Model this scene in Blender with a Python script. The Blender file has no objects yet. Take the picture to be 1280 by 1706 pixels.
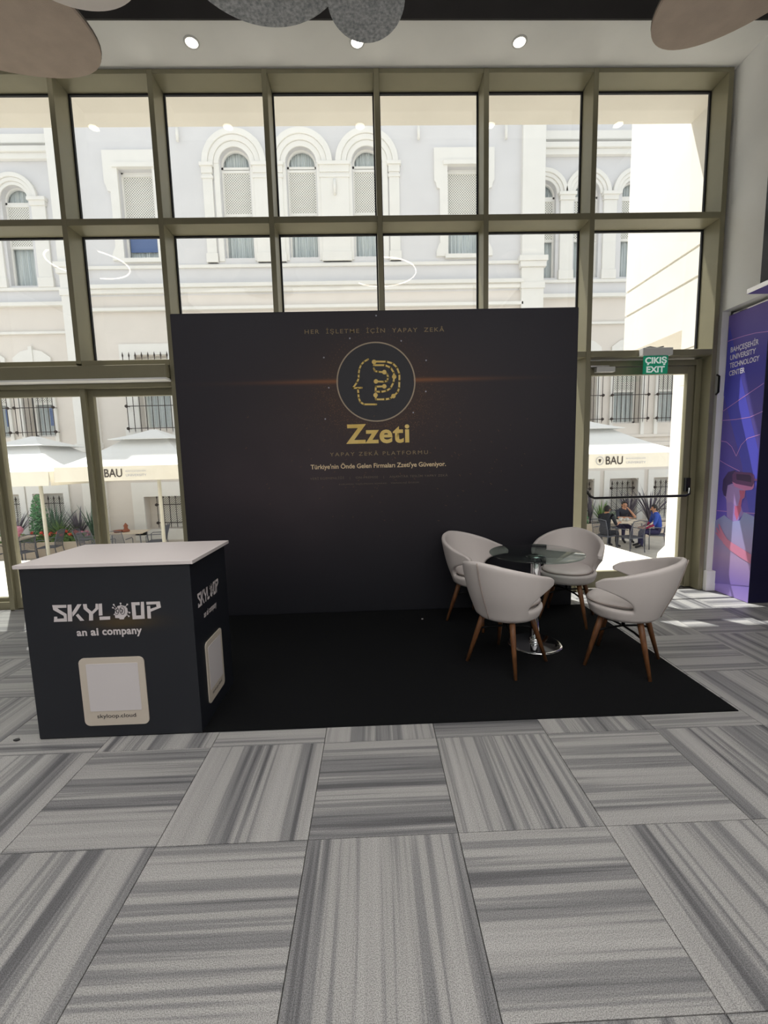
import bpy, bmesh, math, random
from mathutils import Vector, Matrix
R = math.radians
random.seed(7)
S = bpy.context.scene
col = S.collection

# ---------------------------------------------------------------- camera
cam = bpy.data.objects.new('camera', bpy.data.cameras.new('camera'))
col.objects.link(cam)
r_, u_, f_ = (0.9993, -0.027837, -0.02499), (0.028077, 0.116698, 0.99277), (0.024719, 0.992777, -0.117398)
m = Matrix(((r_[0], u_[0], -f_[0], 2.8964), (r_[1], u_[1], -f_[1], -4.5562), (r_[2], u_[2], -f_[2], 1.5), (0, 0, 0, 1)))
cam.matrix_world = m
cam.data.sensor_fit = 'HORIZONTAL'; cam.data.sensor_width = 36
cam.data.lens = 723.25 / 1280 * 36
cam.data.clip_start = .05; cam.data.clip_end = 300
S.camera = cam

# ---------------------------------------------------------------- light
W = bpy.data.worlds.new('world'); S.world = W; W.use_nodes = True
bg = W.node_tree.nodes['Background']
bg.inputs['Color'].default_value = (.93, .96, 1.0, 1); bg.inputs['Strength'].default_value = 1.28
sun = bpy.data.objects.new('sun', bpy.data.lights.new('sun', 'SUN')); col.objects.link(sun)
sun.data.energy = 11.5; sun.data.angle = R(.6); sun.data.color = (1, .965, .91)
sun.rotation_euler = Vector((.6, -.8, -2.4)).to_track_quat('-Z', 'Y').to_euler()
def area(name, loc, sx, sy, power, color=(1, .97, .93), rot=(0, 0, 0), spread=R(100)):
    l = bpy.data.lights.new(name, 'AREA'); l.shape = 'RECTANGLE'; l.size = sx; l.size_y = sy
    l.energy = power; l.color = color; l.spread = spread
    o = bpy.data.objects.new(name, l); o.location = loc; o.rotation_euler = rot; col.objects.link(o); return o
area('hall_fill', (2.5, -3.0, 5.5), 7, 1.2, 50)  # unseen fill light added to brighten the hall
area('hall_fill', (2.5, -6.8, 5.5), 8, 2.5, 230, spread=R(150))  # second added fill, lifts the display wall and floor from behind
S.view_settings.view_transform = 'Standard'; S.view_settings.look = 'None'
S.view_settings.gamma = 1; S.view_settings.use_curve_mapping = False
S.view_settings.exposure = 0.0

# ---------------------------------------------------------------- materials
def lin(c):
    c = c / 255
    return c / 12.92 if c <= .04045 else ((c + .055) / 1.055) ** 2.4
def C(r, g, b): return (lin(r), lin(g), lin(b), 1)
class NT:
    def __init__(s, m): s.t = m.node_tree; s.n = s.t.nodes; s.l = s.t.links
    def add(s, ty, **k):
        n = s.n.new(ty)
        for a, b in k.items():
            if hasattr(n, a): setattr(n, a, b)
            else: n.inputs[a].default_value = b
        return n
    def link(s, a, b): s.l.new(a, b)
    def math(s, op, a, b=None, c=None):
        n = s.n.new('ShaderNodeMath'); n.operation = op
        for i, v in enumerate((a, b, c)):
            if v is None: continue
            if isinstance(v, (int, float)): n.inputs[i].default_value = v
            else: s.link(v, n.inputs[i])
        return n.outputs[0]
def mat(name, rgb, rough=.6, metal=0., spec=.5, noise=0., nscale=20., bump=0., bscale=60., coat=0., emit=None, es=0., rgb2=None, stretch=(1, 1, 1)):
    m = bpy.data.materials.new(name); m.use_nodes = True; T = NT(m)
    b = T.n['Principled BSDF']; b.inputs['Roughness'].default_value = rough; b.inputs['Metallic'].default_value = metal
    b.inputs['Specular IOR Level'].default_value = spec; b.inputs['Coat Weight'].default_value = coat
    b.inputs['Base Color'].default_value = C(*rgb)
    tc = T.add('ShaderNodeTexCoord'); mp = T.add('ShaderNodeMapping'); mp.inputs['Scale'].default_value = stretch
    T.link(tc.outputs['Object'], mp.inputs[0])
    if noise or rgb2:
        nz = T.add('ShaderNodeTexNoise'); nz.inputs['Scale'].default_value = nscale; nz.inputs['Detail'].default_value = 4
        T.link(mp.outputs[0], nz.inputs['Vector'])
        cr = T.add('ShaderNodeValToRGB'); c0 = C(*rgb); c1 = C(*rgb2) if rgb2 else tuple(min(1, x * (1 + noise)) for x in c0[:3]) + (1,)
        if not rgb2: c0 = tuple(x * (1 - noise) for x in c0[:3]) + (1,)
        cr.color_ramp.elements[0].color = c0; cr.color_ramp.elements[1].color = c1
        cr.color_ramp.elements[0].position = .32; cr.color_ramp.elements[1].position = .68
        T.link(nz.outputs['Fac'], cr.inputs[0]); T.link(cr.outputs[0], b.inputs['Base Color'])
    if bump:
        n2 = T.add('ShaderNodeTexNoise'); n2.inputs['Scale'].default_value = bscale; n2.inputs['Detail'].default_value = 3
        T.link(mp.outputs[0], n2.inputs['Vector']); bp = T.add('ShaderNodeBump'); bp.inputs['Strength'].default_value = bump; bp.inputs['Distance'].default_value = .005
        T.link(n2.outputs['Fac'], bp.inputs['Height']); T.link(bp.outputs[0], b.inputs['Normal'])
    if emit: b.inputs['Emission Color'].default_value = C(*emit); b.inputs['Emission Strength'].default_value = es
    return m
def glass_mat(name, tint=(1, 1, 1), refl=1.0, ior=1.5, body=0., bodycol=(0, 0, 0)):
    m = bpy.data.materials.new(name); m.use_nodes = True; T = NT(m)
    T.n.remove(T.n['Principled BSDF']); out = T.n['Material Output']
    tr = T.add('ShaderNodeBsdfTransparent'); tr.inputs[0].default_value = (*tint, 1)
    gl = T.add('ShaderNodeBsdfGlossy'); gl.inputs['Roughness'].default_value = .0
    fr = T.add('ShaderNodeFresnel'); ge = T.add('ShaderNodeNewGeometry')   # same reflectance from either side of the thin sheet
    T.link(T.math('ADD', T.math('MULTIPLY', ge.outputs['Backfacing'], 1 / ior - ior), ior), fr.inputs['IOR'])
    fac = T.math('MULTIPLY', fr.outputs[0], refl)
    mx = T.add('ShaderNodeMixShader'); T.link(fac, mx.inputs[0]); T.link(tr.outputs[0], mx.inputs[1]); T.link(gl.outputs[0], mx.inputs[2])
    T.link(mx.outputs[0], out.inputs[0]); return m

def tile_mat(name, axis):
    m = bpy.data.materials.new(name); m.use_nodes = True; T = NT(m); b = T.n['Principled BSDF']
    tc = T.add('ShaderNodeTexCoord'); oi = T.add('ShaderNodeObjectInfo')
    mp = T.add('ShaderNodeMapping')
    mp.inputs['Scale'].default_value = (1, .016, 1) if axis == 'y' else (.016, 1, 1)
    T.link(tc.outputs['Object'], mp.inputs['Vector'])
    cx = T.add('ShaderNodeCombineXYZ'); rr = T.math('MULTIPLY', oi.outputs['Random'], 37.0)
    for i in range(3): T.link(rr, cx.inputs[i])
    T.link(cx.outputs[0], mp.inputs['Location'])
    nw = T.add('ShaderNodeTexNoise'); nw.inputs['Scale'].default_value = 3.0; nw.inputs['Detail'].default_value = 2
    T.link(mp.outputs[0], nw.inputs['Vector'])
    n1 = T.add('ShaderNodeTexNoise'); n1.inputs['Scale'].default_value = 9.0; n1.inputs['Detail'].default_value = 5.0; n1.inputs['Roughness'].default_value = .62; n1.inputs['Distortion'].default_value = .12
    T.link(mp.outputs[0], n1.inputs['Vector'])
    n2 = T.add('ShaderNodeTexNoise'); n2.inputs['Scale'].default_value = 330.0; n2.inputs['Detail'].default_value = 3.0
    T.link(tc.outputs['Object'], n2.inputs['Vector'])
    n3 = T.add('ShaderNodeTexNoise'); n3.inputs['Scale'].default_value = 42.0; n3.inputs['Detail'].default_value = 4.0
    T.link(mp.outputs[0], n3.inputs['Vector'])
    cr = T.add('ShaderNodeValToRGB'); e = cr.color_ramp.elements
    e[0].position = .34; e[0].color = C(92, 92, 95); e[1].position = .62; e[1].color = C(180, 179, 178)
    for p, c in ((.41, (108, 108, 111)), (.445, (134, 134, 136)), (.485, (142, 142, 143)), (.515, (168, 167, 166))):
        q = e.new(p); q.color = C(*c)
    s = T.math('ADD', T.math('MULTIPLY', n1.outputs['Fac'], .68), T.math('MULTIPLY', n3.outputs['Fac'], .32))
    T.link(s, cr.inputs[0])
    mx = T.add('ShaderNodeMix', data_type='RGBA', blend_type='MULTIPLY'); mx.inputs[0].default_value = 1.0
    T.link(cr.outputs[0], mx.inputs[6])
    c2 = T.add('ShaderNodeValToRGB'); c2.color_ramp.elements[0].position = .38; c2.color_ramp.elements[0].color = (.50, .50, .50, 1); c2.color_ramp.elements[1].position = .60; c2.color_ramp.elements[1].color = (1.08, 1.08, 1.08, 1)
    T.link(n2.outputs['Fac'], c2.inputs[0]); T.link(c2.outputs[0], mx.inputs[7]); T.link(mx.outputs[2], b.inputs['Base Color'])
    b.inputs['Roughness'].default_value = .42; b.inputs['Specular IOR Level'].default_value = .35
    bp = T.add('ShaderNodeBump'); bp.inputs['Strength'].default_value = .55; bp.inputs['Distance'].default_value = .002
    T.link(n2.outputs['Fac'], bp.inputs['Height']); T.link(bp.outputs[0], b.inputs['Normal'])
    return m
M = dict(
    tile_x=tile_mat('marble_streaks_across', 'x'), tile_y=tile_mat('marble_streaks_along', 'y'),
    grout=mat('grout', (88, 86, 82), .9), slab=mat('floor_slab', (120, 118, 115), .8),
    plaster=mat('white_plaster', (243, 243, 241), .8, noise=.02, nscale=3),
    plaster_out=mat('warm_plaster', (230, 226, 218), .85, noise=.03, nscale=2, bump=.15, bscale=30),
    facade=mat('facade_paint', (214, 213, 214), .85, noise=.02, nscale=1.5),
    molding=mat('molding_paint', (229, 227, 222), .8, noise=.02, nscale=2),
    lowfacade=mat('lower_facade_paint', (220, 213, 205), .85, noise=.02, nscale=1.5),
    dark_ceiling=mat('dark_ceiling', (62, 60, 60), .8, noise=.1, nscale=2),
    frame=mat('champagne_metal', (138, 133, 110), .42, .25, noise=.03, nscale=6),
    gasket=mat('black_gasket', (28, 28, 34), .6), glass=glass_mat('window_glass', (.95, .96, .95), 1.0, 1.5),
    carpet=mat('black_carpet', (19, 20, 22), .95, spec=.1, noise=.25, nscale=160, bump=.8, bscale=500),
    navy=mat('dark_navy_laminate', (23, 25, 33), .5, spec=.4), white_top=mat('white_laminate', (214, 206, 206), .45),
    white_print=mat('white_print', (205, 198, 200), .6), card=mat('cream_card', (196, 186, 174), .6), card_in=mat('white_panel_print', (205, 200, 202), .6),
    ink=mat('dark_ink', (24, 24, 30), .6), gold=mat('gold_print', (226, 192, 104), .6, rgb2=(238, 210, 132), nscale=6),
    gold_dim=mat('dim_gold_print', (150, 132, 98), .6), pale_print=mat('pale_print', (228, 206, 168), .6), faint=mat('faint_print', (112, 100, 86), .6),
    ring_line=mat('ring_print', (176, 160, 138), .6), disc_fill=mat('medallion_fill', (46, 46, 53), .6), star=mat('star_print', (176, 178, 190), .6), ember=mat('ember_print', (118, 84, 56), .6),
    leather=mat('white_leatherette', (204, 197, 195), .46, spec=.4, bump=.12, bscale=350), seam=mat('seam_piping', (160, 148, 142), .5),
    wood=mat('walnut_leg', (124, 82, 50), .45, rgb2=(92, 58, 34), nscale=7, stretch=(8, 8, 1)), black_metal=mat('black_metal', (18, 18, 20), .4, .6),
    chrome=mat('chrome', (225, 225, 228), .07, 1.0), tglass=glass_mat('table_glass', (.72, .80, .77), 1.0, 1.55),
    felt_brown=mat('brown_felt', (196, 180, 166), .95, spec=.1, noise=.06, nscale=9, bump=.4, bscale=200), felt_grey=mat('grey_felt', (206, 208, 210), .95, spec=.1, rgb2=(150, 154, 158), nscale=55, bump=.4, bscale=200),
    felt_pale=mat('pale_felt', (244, 236, 230), .95, spec=.1), felt_edge=mat('felt_edge', (112, 106, 98), .95),
    lamp=mat('lamp_glow', (255, 250, 240), .5, emit=(255, 246, 232), es=9.), ringlight=mat('ring_light_glow', (255, 250, 245), .5, emit=(255, 240, 228), es=9.),
    green=mat('exit_green', (18, 148, 112), .5, emit=(18, 148, 112), es=.22), exit_white=mat('exit_white', (228, 244, 238), .5, emit=(228, 244, 238), es=.3),
    plastic=mat('white_plastic', (214, 214, 212), .4), black_plastic=mat('black_plastic', (20, 21, 24), .35),
    umb=mat('ecru_canvas', (236, 230, 216), .85, noise=.02, nscale=4), umb_top=mat('canvas_top', (226, 226, 224), .85), pole=mat('cream_pole', (232, 228, 212), .5),
    iron=mat('wrought_iron', (58, 48, 44), .6, .3), lattice=mat('white_lattice', (232, 230, 222), .7), wdark=mat('window_dark', (60, 68, 74), .3), wglass=glass_mat('far_window_glass', (.90, .93, .96), .9, 1.5),
    curtain=mat('pale_curtain', (204, 208, 206), .9, rgb2=(238, 238, 232), nscale=3, stretch=(6, 6, .3)), blue_blind=mat('blue_blind', (96, 116, 158), .8),
    chairmetal=mat('grey_garden_metal', (112, 114, 124), .5, .4), cloth=mat('table_cream', (224, 210, 190), .6), pot=mat('terracotta_ornament', (158, 92, 66), .8),
    pave=mat('courtyard_paving', (196, 190, 180), .8, noise=.08, nscale=5, bump=.3, bscale=60), planter=mat('cream_planter', (224, 208, 188), .85),
    leaf=mat('leaf_green', (74, 122, 62), .6, rgb2=(128, 156, 78), nscale=9), leaf_dark=mat('leaf_blue_green', (52, 88, 66), .6, rgb2=(92, 124, 100), nscale=9), leaf_purple=mat('leaf_purple_grey', (76, 66, 84), .6, rgb2=(112, 106, 118), nscale=8),
    conifer=mat('conifer_green', (70, 132, 84), .7, rgb2=(104, 160, 104), nscale=12), red=mat('red_blossom', (226, 62, 48), .6, rgb2=(236, 104, 84), nscale=20), pink=mat('pink_blossom', (216, 96, 142), .6, rgb2=(240, 190, 206), nscale=20), soil=mat('soil', (70, 54, 42), .95),
    skin=mat('skin', (206, 152, 122), .6), hair=mat('black_hair', (26, 22, 22), .6), shirt_dark=mat('dark_shirt', (42, 46, 62), .8), shirt_black=mat('black_shirt', (30, 34, 46), .8), jacket=mat('blue_jacket', (40, 78, 178), .7), jacket_red=mat('red_lining', (160, 40, 84), .7), trousers=mat('navy_trousers', (48, 44, 84), .8), shoe=mat('dark_shoe', (30, 28, 34), .5),
    tv=mat('black_display', (26, 29, 33), .3), side_navy=mat('deep_navy_laminate', (22, 20, 58), .35, noise=.15, nscale=1.2),
)
def print_mat(name, build):
    m = bpy.data.materials.new(name); m.use_nodes = True; T = NT(m); build(T, T.n['Principled BSDF']); return m
def backwall_print(T, b):
    tc = T.add('ShaderNodeTexCoord'); sp = T.add('ShaderNodeSeparateXYZ'); T.link(tc.outputs['Object'], sp.inputs[0])
    X, Z = sp.outputs[0], sp.outputs[2]
    def gauss(cx, cz, sx, sz):
        dx = T.math('DIVIDE', T.math('SUBTRACT', X, cx), sx); dz = T.math('DIVIDE', T.math('SUBTRACT', Z, cz), sz)
        return T.math('POWER', 2.718, T.math('MULTIPLY', T.math('ADD', T.math('MULTIPLY', dx, dx), T.math('MULTIPLY', dz, dz)), -1.0))
    def addmix(prev, fac, colr):
        mx = T.add('ShaderNodeMix', data_type='RGBA'); T.link(fac, mx.inputs[0]); T.link(prev, mx.inputs[6]); mx.inputs[7].default_value = colr; return mx.outputs[2]
    cr = T.add('ShaderNodeValToRGB'); e = cr.color_ramp.elements
    e[0].position = .0; e[0].color = C(27, 28, 34); e[1].position = 1.0; e[1].color = C(56, 55, 63); q = e.new(.45); q.color = C(38, 36, 44)
    T.link(T.math('DIVIDE', Z, 2.885), cr.inputs[0]); c = cr.outputs[0]  # base darkens towards the floor, shade put into the print colour
    nz = T.add('ShaderNodeTexNoise'); nz.inputs['Scale'].default_value = 1.4; T.link(tc.outputs['Object'], nz.inputs['Vector'])
    c = addmix(c, T.math('MULTIPLY', gauss(2.95, 1.9, 1.2, .75), .55), C(74, 60, 58))
    c = addmix(c, T.math('MULTIPLY', T.math('MULTIPLY', gauss(2.0, 1.3, .8, .55), nz.outputs['Fac']), .7), C(88, 76, 82))  # uneven paler purple area left of the middle
    c = addmix(c, T.math('MULTIPLY', gauss(2.95, 2.21, .52, .36), .35), C(104, 74, 48))
    c = addmix(c, T.math('MULTIPLY', gauss(2.95, 2.25, .85, .018), .75), C(160, 104, 64))
    # fine printed specks below the medallion
    vo = T.add('ShaderNodeTexVoronoi'); vo.inputs['Scale'].default_value = 62; T.link(tc.outputs['Object'], vo.inputs['Vector'])
    sp2 = T.math('LESS_THAN', vo.outputs['Distance'], .17)
    c = addmix(c, T.math('MULTIPLY', T.math('MULTIPLY', sp2, gauss(2.97, 1.95, .62, .27)), .75), C(170, 132, 96))
    T.link(c, b.inputs['Base Color']); b.inputs['Roughness'].default_value = .55; b.inputs['Specular IOR Level'].default_value = .3
M['backwall'] = print_mat('dark_gold_print_shaded', backwall_print)
def counter_print(T, b):
    tc = T.add('ShaderNodeTexCoord'); sp = T.add('ShaderNodeSeparateXYZ'); T.link(tc.outputs['Object'], sp.inputs[0])
    dx = T.math('DIVIDE', T.math('SUBTRACT', sp.outputs[0], 1.52), .17); dz = T.math('DIVIDE', T.math('SUBTRACT', sp.outputs[2], .665), .035)
    g = T.math('POWER', 2.718, T.math('MULTIPLY', T.math('ADD', T.math('MULTIPLY', dx, dx), T.math('MULTIPLY', dz, dz)), -1.0))
    mx = T.add('ShaderNodeMix', data_type='RGBA'); T.link(T.math('MULTIPLY', g, .6), mx.inputs[0]); mx.inputs[6].default_value = C(24, 27, 35); mx.inputs[7].default_value = C(86, 68, 30)
    T.link(mx.outputs[2], b.inputs['Base Color']); b.inputs['Roughness'].default_value = .5
M['counter_front'] = print_mat('counter_graphic', counter_print)
def banner_print(T, b):
    tc = T.add('ShaderNodeTexCoord'); sp = T.add('ShaderNodeSeparateXYZ'); T.link(tc.outputs['Object'], sp.inputs[0])
    cr = T.add('ShaderNodeValToRGB'); e = cr.color_ramp.elements
    e[0].position = 0; e[0].color = C(150, 128, 196); e[1].position = 1; e[1].color = C(92, 76, 140)
    for p, c in ((.12, (112, 98, 190)), (.22, (104, 84, 190)), (.4, (78, 66, 160)), (.62, (84, 72, 150)), (.8, (66, 62, 150))):
        q = e.new(p); q.color = C(*c)
    T.link(T.math('DIVIDE', sp.outputs[2], 2.88), cr.inputs[0]); T.link(cr.outputs[0], b.inputs['Base Color'])
    b.inputs['Roughness'].default_value = .5
    T.link(cr.outputs[0], b.inputs['Emission Color']); b.inputs['Emission Strength'].default_value = .12  # faint emission added in the print's own colours
M['banner'] = print_mat('purple_gradient_print', banner_print)
def shirt_print(T, b):
    tc = T.add('ShaderNodeTexCoord'); sp = T.add('ShaderNodeSeparateXYZ'); T.link(tc.outputs['Object'], sp.inputs[0])
    cr = T.add('ShaderNodeValToRGB'); e = cr.color_ramp.elements
    e[0].position = 0; e[0].color = C(116, 98, 192); e[1].position = 1; e[1].color = C(150, 160, 216); q = e.new(.45); q.color = C(176, 150, 196)
    T.link(T.math('DIVIDE', T.math('SUBTRACT', sp.outputs[2], .05), .8), cr.inputs[0]); T.link(cr.outputs[0], b.inputs['Base Color'])
M['shirt_print'] = print_mat('fading_shirt_print', shirt_print)
for n, c in dict(p_band=(80, 80, 200), p_neck=(160, 132, 208), p_face=(170, 140, 206), p_red=(196, 100, 142), p_hair=(64, 44, 104), p_head=(104, 62, 118), p_rim=(206, 128, 188), p_lens=(66, 40, 88), p_hand=(214, 134, 170), p_line=(206, 150, 214), p_white=(236, 232, 246)).items():
    M[n] = mat(n[2:] + '_print', c, .5)

# ---------------------------------------------------------------- helpers
def link(name, me, m=None, parent=None, label=None, cat=None, group=None, kind=None):
    o = bpy.data.objects.new(name, me); col.objects.link(o)
    if m is not None and me is not None and not me.materials: me.materials.append(M[m] if isinstance(m, str) else m)
    if parent:
        o.parent = parent
        if parent.name in WORLD: o.matrix_parent_inverse = Matrix.Translation(-parent.location)   # shapes given in room coordinates
    if label: o['label'] = label
    if cat: o['category'] = cat
    if group: o['group'] = group
    if kind: o['kind'] = kind
    return o
def empty(name, loc=(0, 0, 0), rz=0, label=None, cat=None, group=None, kind=None):
    o = link(name, None, None, None, label, cat, group, kind); o.location = loc; o.rotation_euler = (0, 0, rz); return o
def copy_tree(o, parent=None):
    c = o.copy(); col.objects.link(c)
    if parent: c.parent = parent
    for ch in list(o.children): copy_tree(ch, c)
    return c
WORLD = set()
def room_empty(*a, **k):
    e = empty(*a, **k); WORLD.add(e.name); return e
class B:
    """collects simple shapes into one mesh"""
    def __init__(s): s.b = bmesh.new()
    def box(s, x0, x1, y0, y1, z0, z1, mi=0):
        v = [s.b.verts.new((x, y, z)) for x in (x0, x1) for y in (y0, y1) for z in (z0, z1)]
        for f in ((0, 1, 3, 2), (4, 6, 7, 5), (0, 4, 5, 1), (2, 3, 7, 6), (0, 2, 6, 4), (1, 5, 7, 3)):
            s.b.faces.new([v[i] for i in f]).material_index = mi
        return s
    def tube(s, pts, r, n=8, caps=True, smooth=True):
        pts = [Vector(p) for p in pts]; rs = r if isinstance(r, (list, tuple)) else [r] * len(pts); rings = []
        up = Vector((0, 0, 1))
        for i, p in enumerate(pts):
            d = (pts[min(i + 1, len(pts) - 1)] - pts[max(i - 1, 0)]).normalized()
            a = d.cross(up)
            if a.length < .05: a = d.cross(Vector((0, 1, 0)))
            if rings and a.dot(pa) < 0: a = -a
            a.normalize(); pa = a; c = d.cross(a)
            rings.append([s.b.verts.new(p + (a * math.cos(t) + c * math.sin(t)) * rs[i]) for t in [2 * math.pi * k / n for k in range(n)]])
        for A, Bq in zip(rings, rings[1:]):
            for k in range(n):
                f = s.b.faces.new((A[k], A[(k + 1) % n], Bq[(k + 1) % n], Bq[k])); f.smooth = smooth
        if caps: s.b.faces.new(rings[0][::-1]); s.b.faces.new(rings[-1])
        return s
    def lathe(s, prof, n=24, cx=0, cy=0, smooth=True, caps=True):
        rings = [[s.b.verts.new((cx + r * math.cos(t), cy + r * math.sin(t), z)) for t in [2 * math.pi * k / n for k in range(n)]] for r, z in prof]
        for A, Bq in zip(rings, rings[1:]):
            for k in range(n):
                f = s.b.faces.new((A[k], A[(k + 1) % n], Bq[(k + 1) % n], Bq[k])); f.smooth = smooth
        if caps: s.b.faces.new(rings[0][::-1]); s.b.faces.new(rings[-1])
        return s
    def prism(s, pts, y0, y1, axis='y'):
        """outline pts in (a, z) extruded from y0 to y1"""
        mk = {'y': lambda a, z, y: (a, y, z), 'x': lambda a, z, y: (y, a, z), 'z': lambda a, z, y: (a, z, y)}[axis]
        A = [s.b.verts.new(mk(a, z, y0)) for a, z in pts]; Bq = [s.b.verts.new(mk(a, z, y1)) for a, z in pts]
        s.b.faces.new(A); s.b.faces.new(Bq[::-1]); n = len(pts)
        for k in range(n): s.b.faces.new((A[k], Bq[k], Bq[(k + 1) % n], A[(k + 1) % n]))
        return s
    def strip(s, outer, inner, y0, y1):
        """ring-like band between two open outlines in (x, z), extruded in y"""
        V = [[s.b.verts.new((p[0], y, p[1])) for p in L] for L in (outer, inner) for y in (y0, y1)]
        of, ob, nf, nb = V; n = len(outer)
        for k in range(n - 1):
            s.b.faces.new((of[k], of[k + 1], nf[k + 1], nf[k])); s.b.faces.new((ob[k], nb[k], nb[k + 1], ob[k + 1]))
            s.b.faces.new((of[k], ob[k], ob[k + 1], of[k + 1])); s.b.faces.new((nf[k], nf[k + 1], nb[k + 1], nb[k]))
        s.b.faces.new((of[0], nf[0], nb[0], ob[0])); s.b.faces.new((of[-1], ob[-1], nb[-1], nf[-1]))
        return s
    def flat(s, pts, f):
        s.b.faces.new([s.b.verts.new(f(*p)) for p in pts]); return s
    def stroke(s, pts, w, f, lift=0.):
        for a, c in zip(pts, pts[1:]):
            d = Vector((c[0] - a[0], c[1] - a[1]))
            if d.length < 1e-6: continue
            n = Vector((-d.y, d.x)).normalized() * w / 2
            s.flat([(a[0] + n.x, a[1] + n.y), (a[0] - n.x, a[1] - n.y), (c[0] - n.x, c[1] - n.y), (c[0] + n.x, c[1] + n.y)], f)
        for p in pts: s.dot(p, w / 2, f, 10)
        return s
    def dot(s, p, r, f, n=14):
        return s.flat([(p[0] + r * math.cos(2 * math.pi * k / n), p[1] + r * math.sin(2 * math.pi * k / n)) for k in range(n)], f)
    def mesh(s, name='mesh', bevel=0, seg=2, recalc=True):
        if recalc: bmesh.ops.recalc_face_normals(s.b, faces=s.b.faces)
        if bevel: bmesh.ops.bevel(s.b, geom=[e for e in s.b.edges if len(e.link_faces) == 2 and e.calc_face_angle() > .5], offset=bevel, segments=seg, affect='EDGES', profile=.5)
        me = bpy.data.meshes.new(name); s.b.to_mesh(me); s.b.free(); return me
    def obj(s, name, m, parent=None, bevel=0, seg=2, recalc=True, **k): return link(name, s.mesh(name, bevel, seg, recalc), m, parent, **k)
def struct(name, b, m, **k):
    return b.obj(name, m, kind='structure', **k)
def text_obj(name, txt, w, h, origin, ux, uz, m, parent, bold=0., spacing=1.0, label=None):
    """lettering as a flat mesh of width w and cap height h (None keeps the ratio); origin = lower left corner"""
    cu = bpy.data.curves.new('t', 'FONT'); cu.body = txt; cu.offset = bold; cu.space_character = spacing; cu.resolution_u = 4
    to = bpy.data.objects.new('t', cu); col.objects.link(to); bpy.context.view_layer.update()
    me = bpy.data.meshes.new_from_object(to.evaluated_get(bpy.context.evaluated_depsgraph_get()))
    bpy.data.objects.remove(to); me.name = name
    xs = [v.co.x for v in me.vertices]; ys = [v.co.y for v in me.vertices]
    x0, x1, y0, y1 = min(xs), max(xs), min(ys), max(ys); sx = w / (x1 - x0); sy = sx if h is None else h / (y1 - y0)
    ux, uz, origin = Vector(ux), Vector(uz), Vector(origin)
    for v in me.vertices: v.co = origin + ux * ((v.co.x - x0) * sx) + uz * ((v.co.y - y0) * sy)
    me.materials.clear(); return link(name, me, m, parent, label=label)

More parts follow.
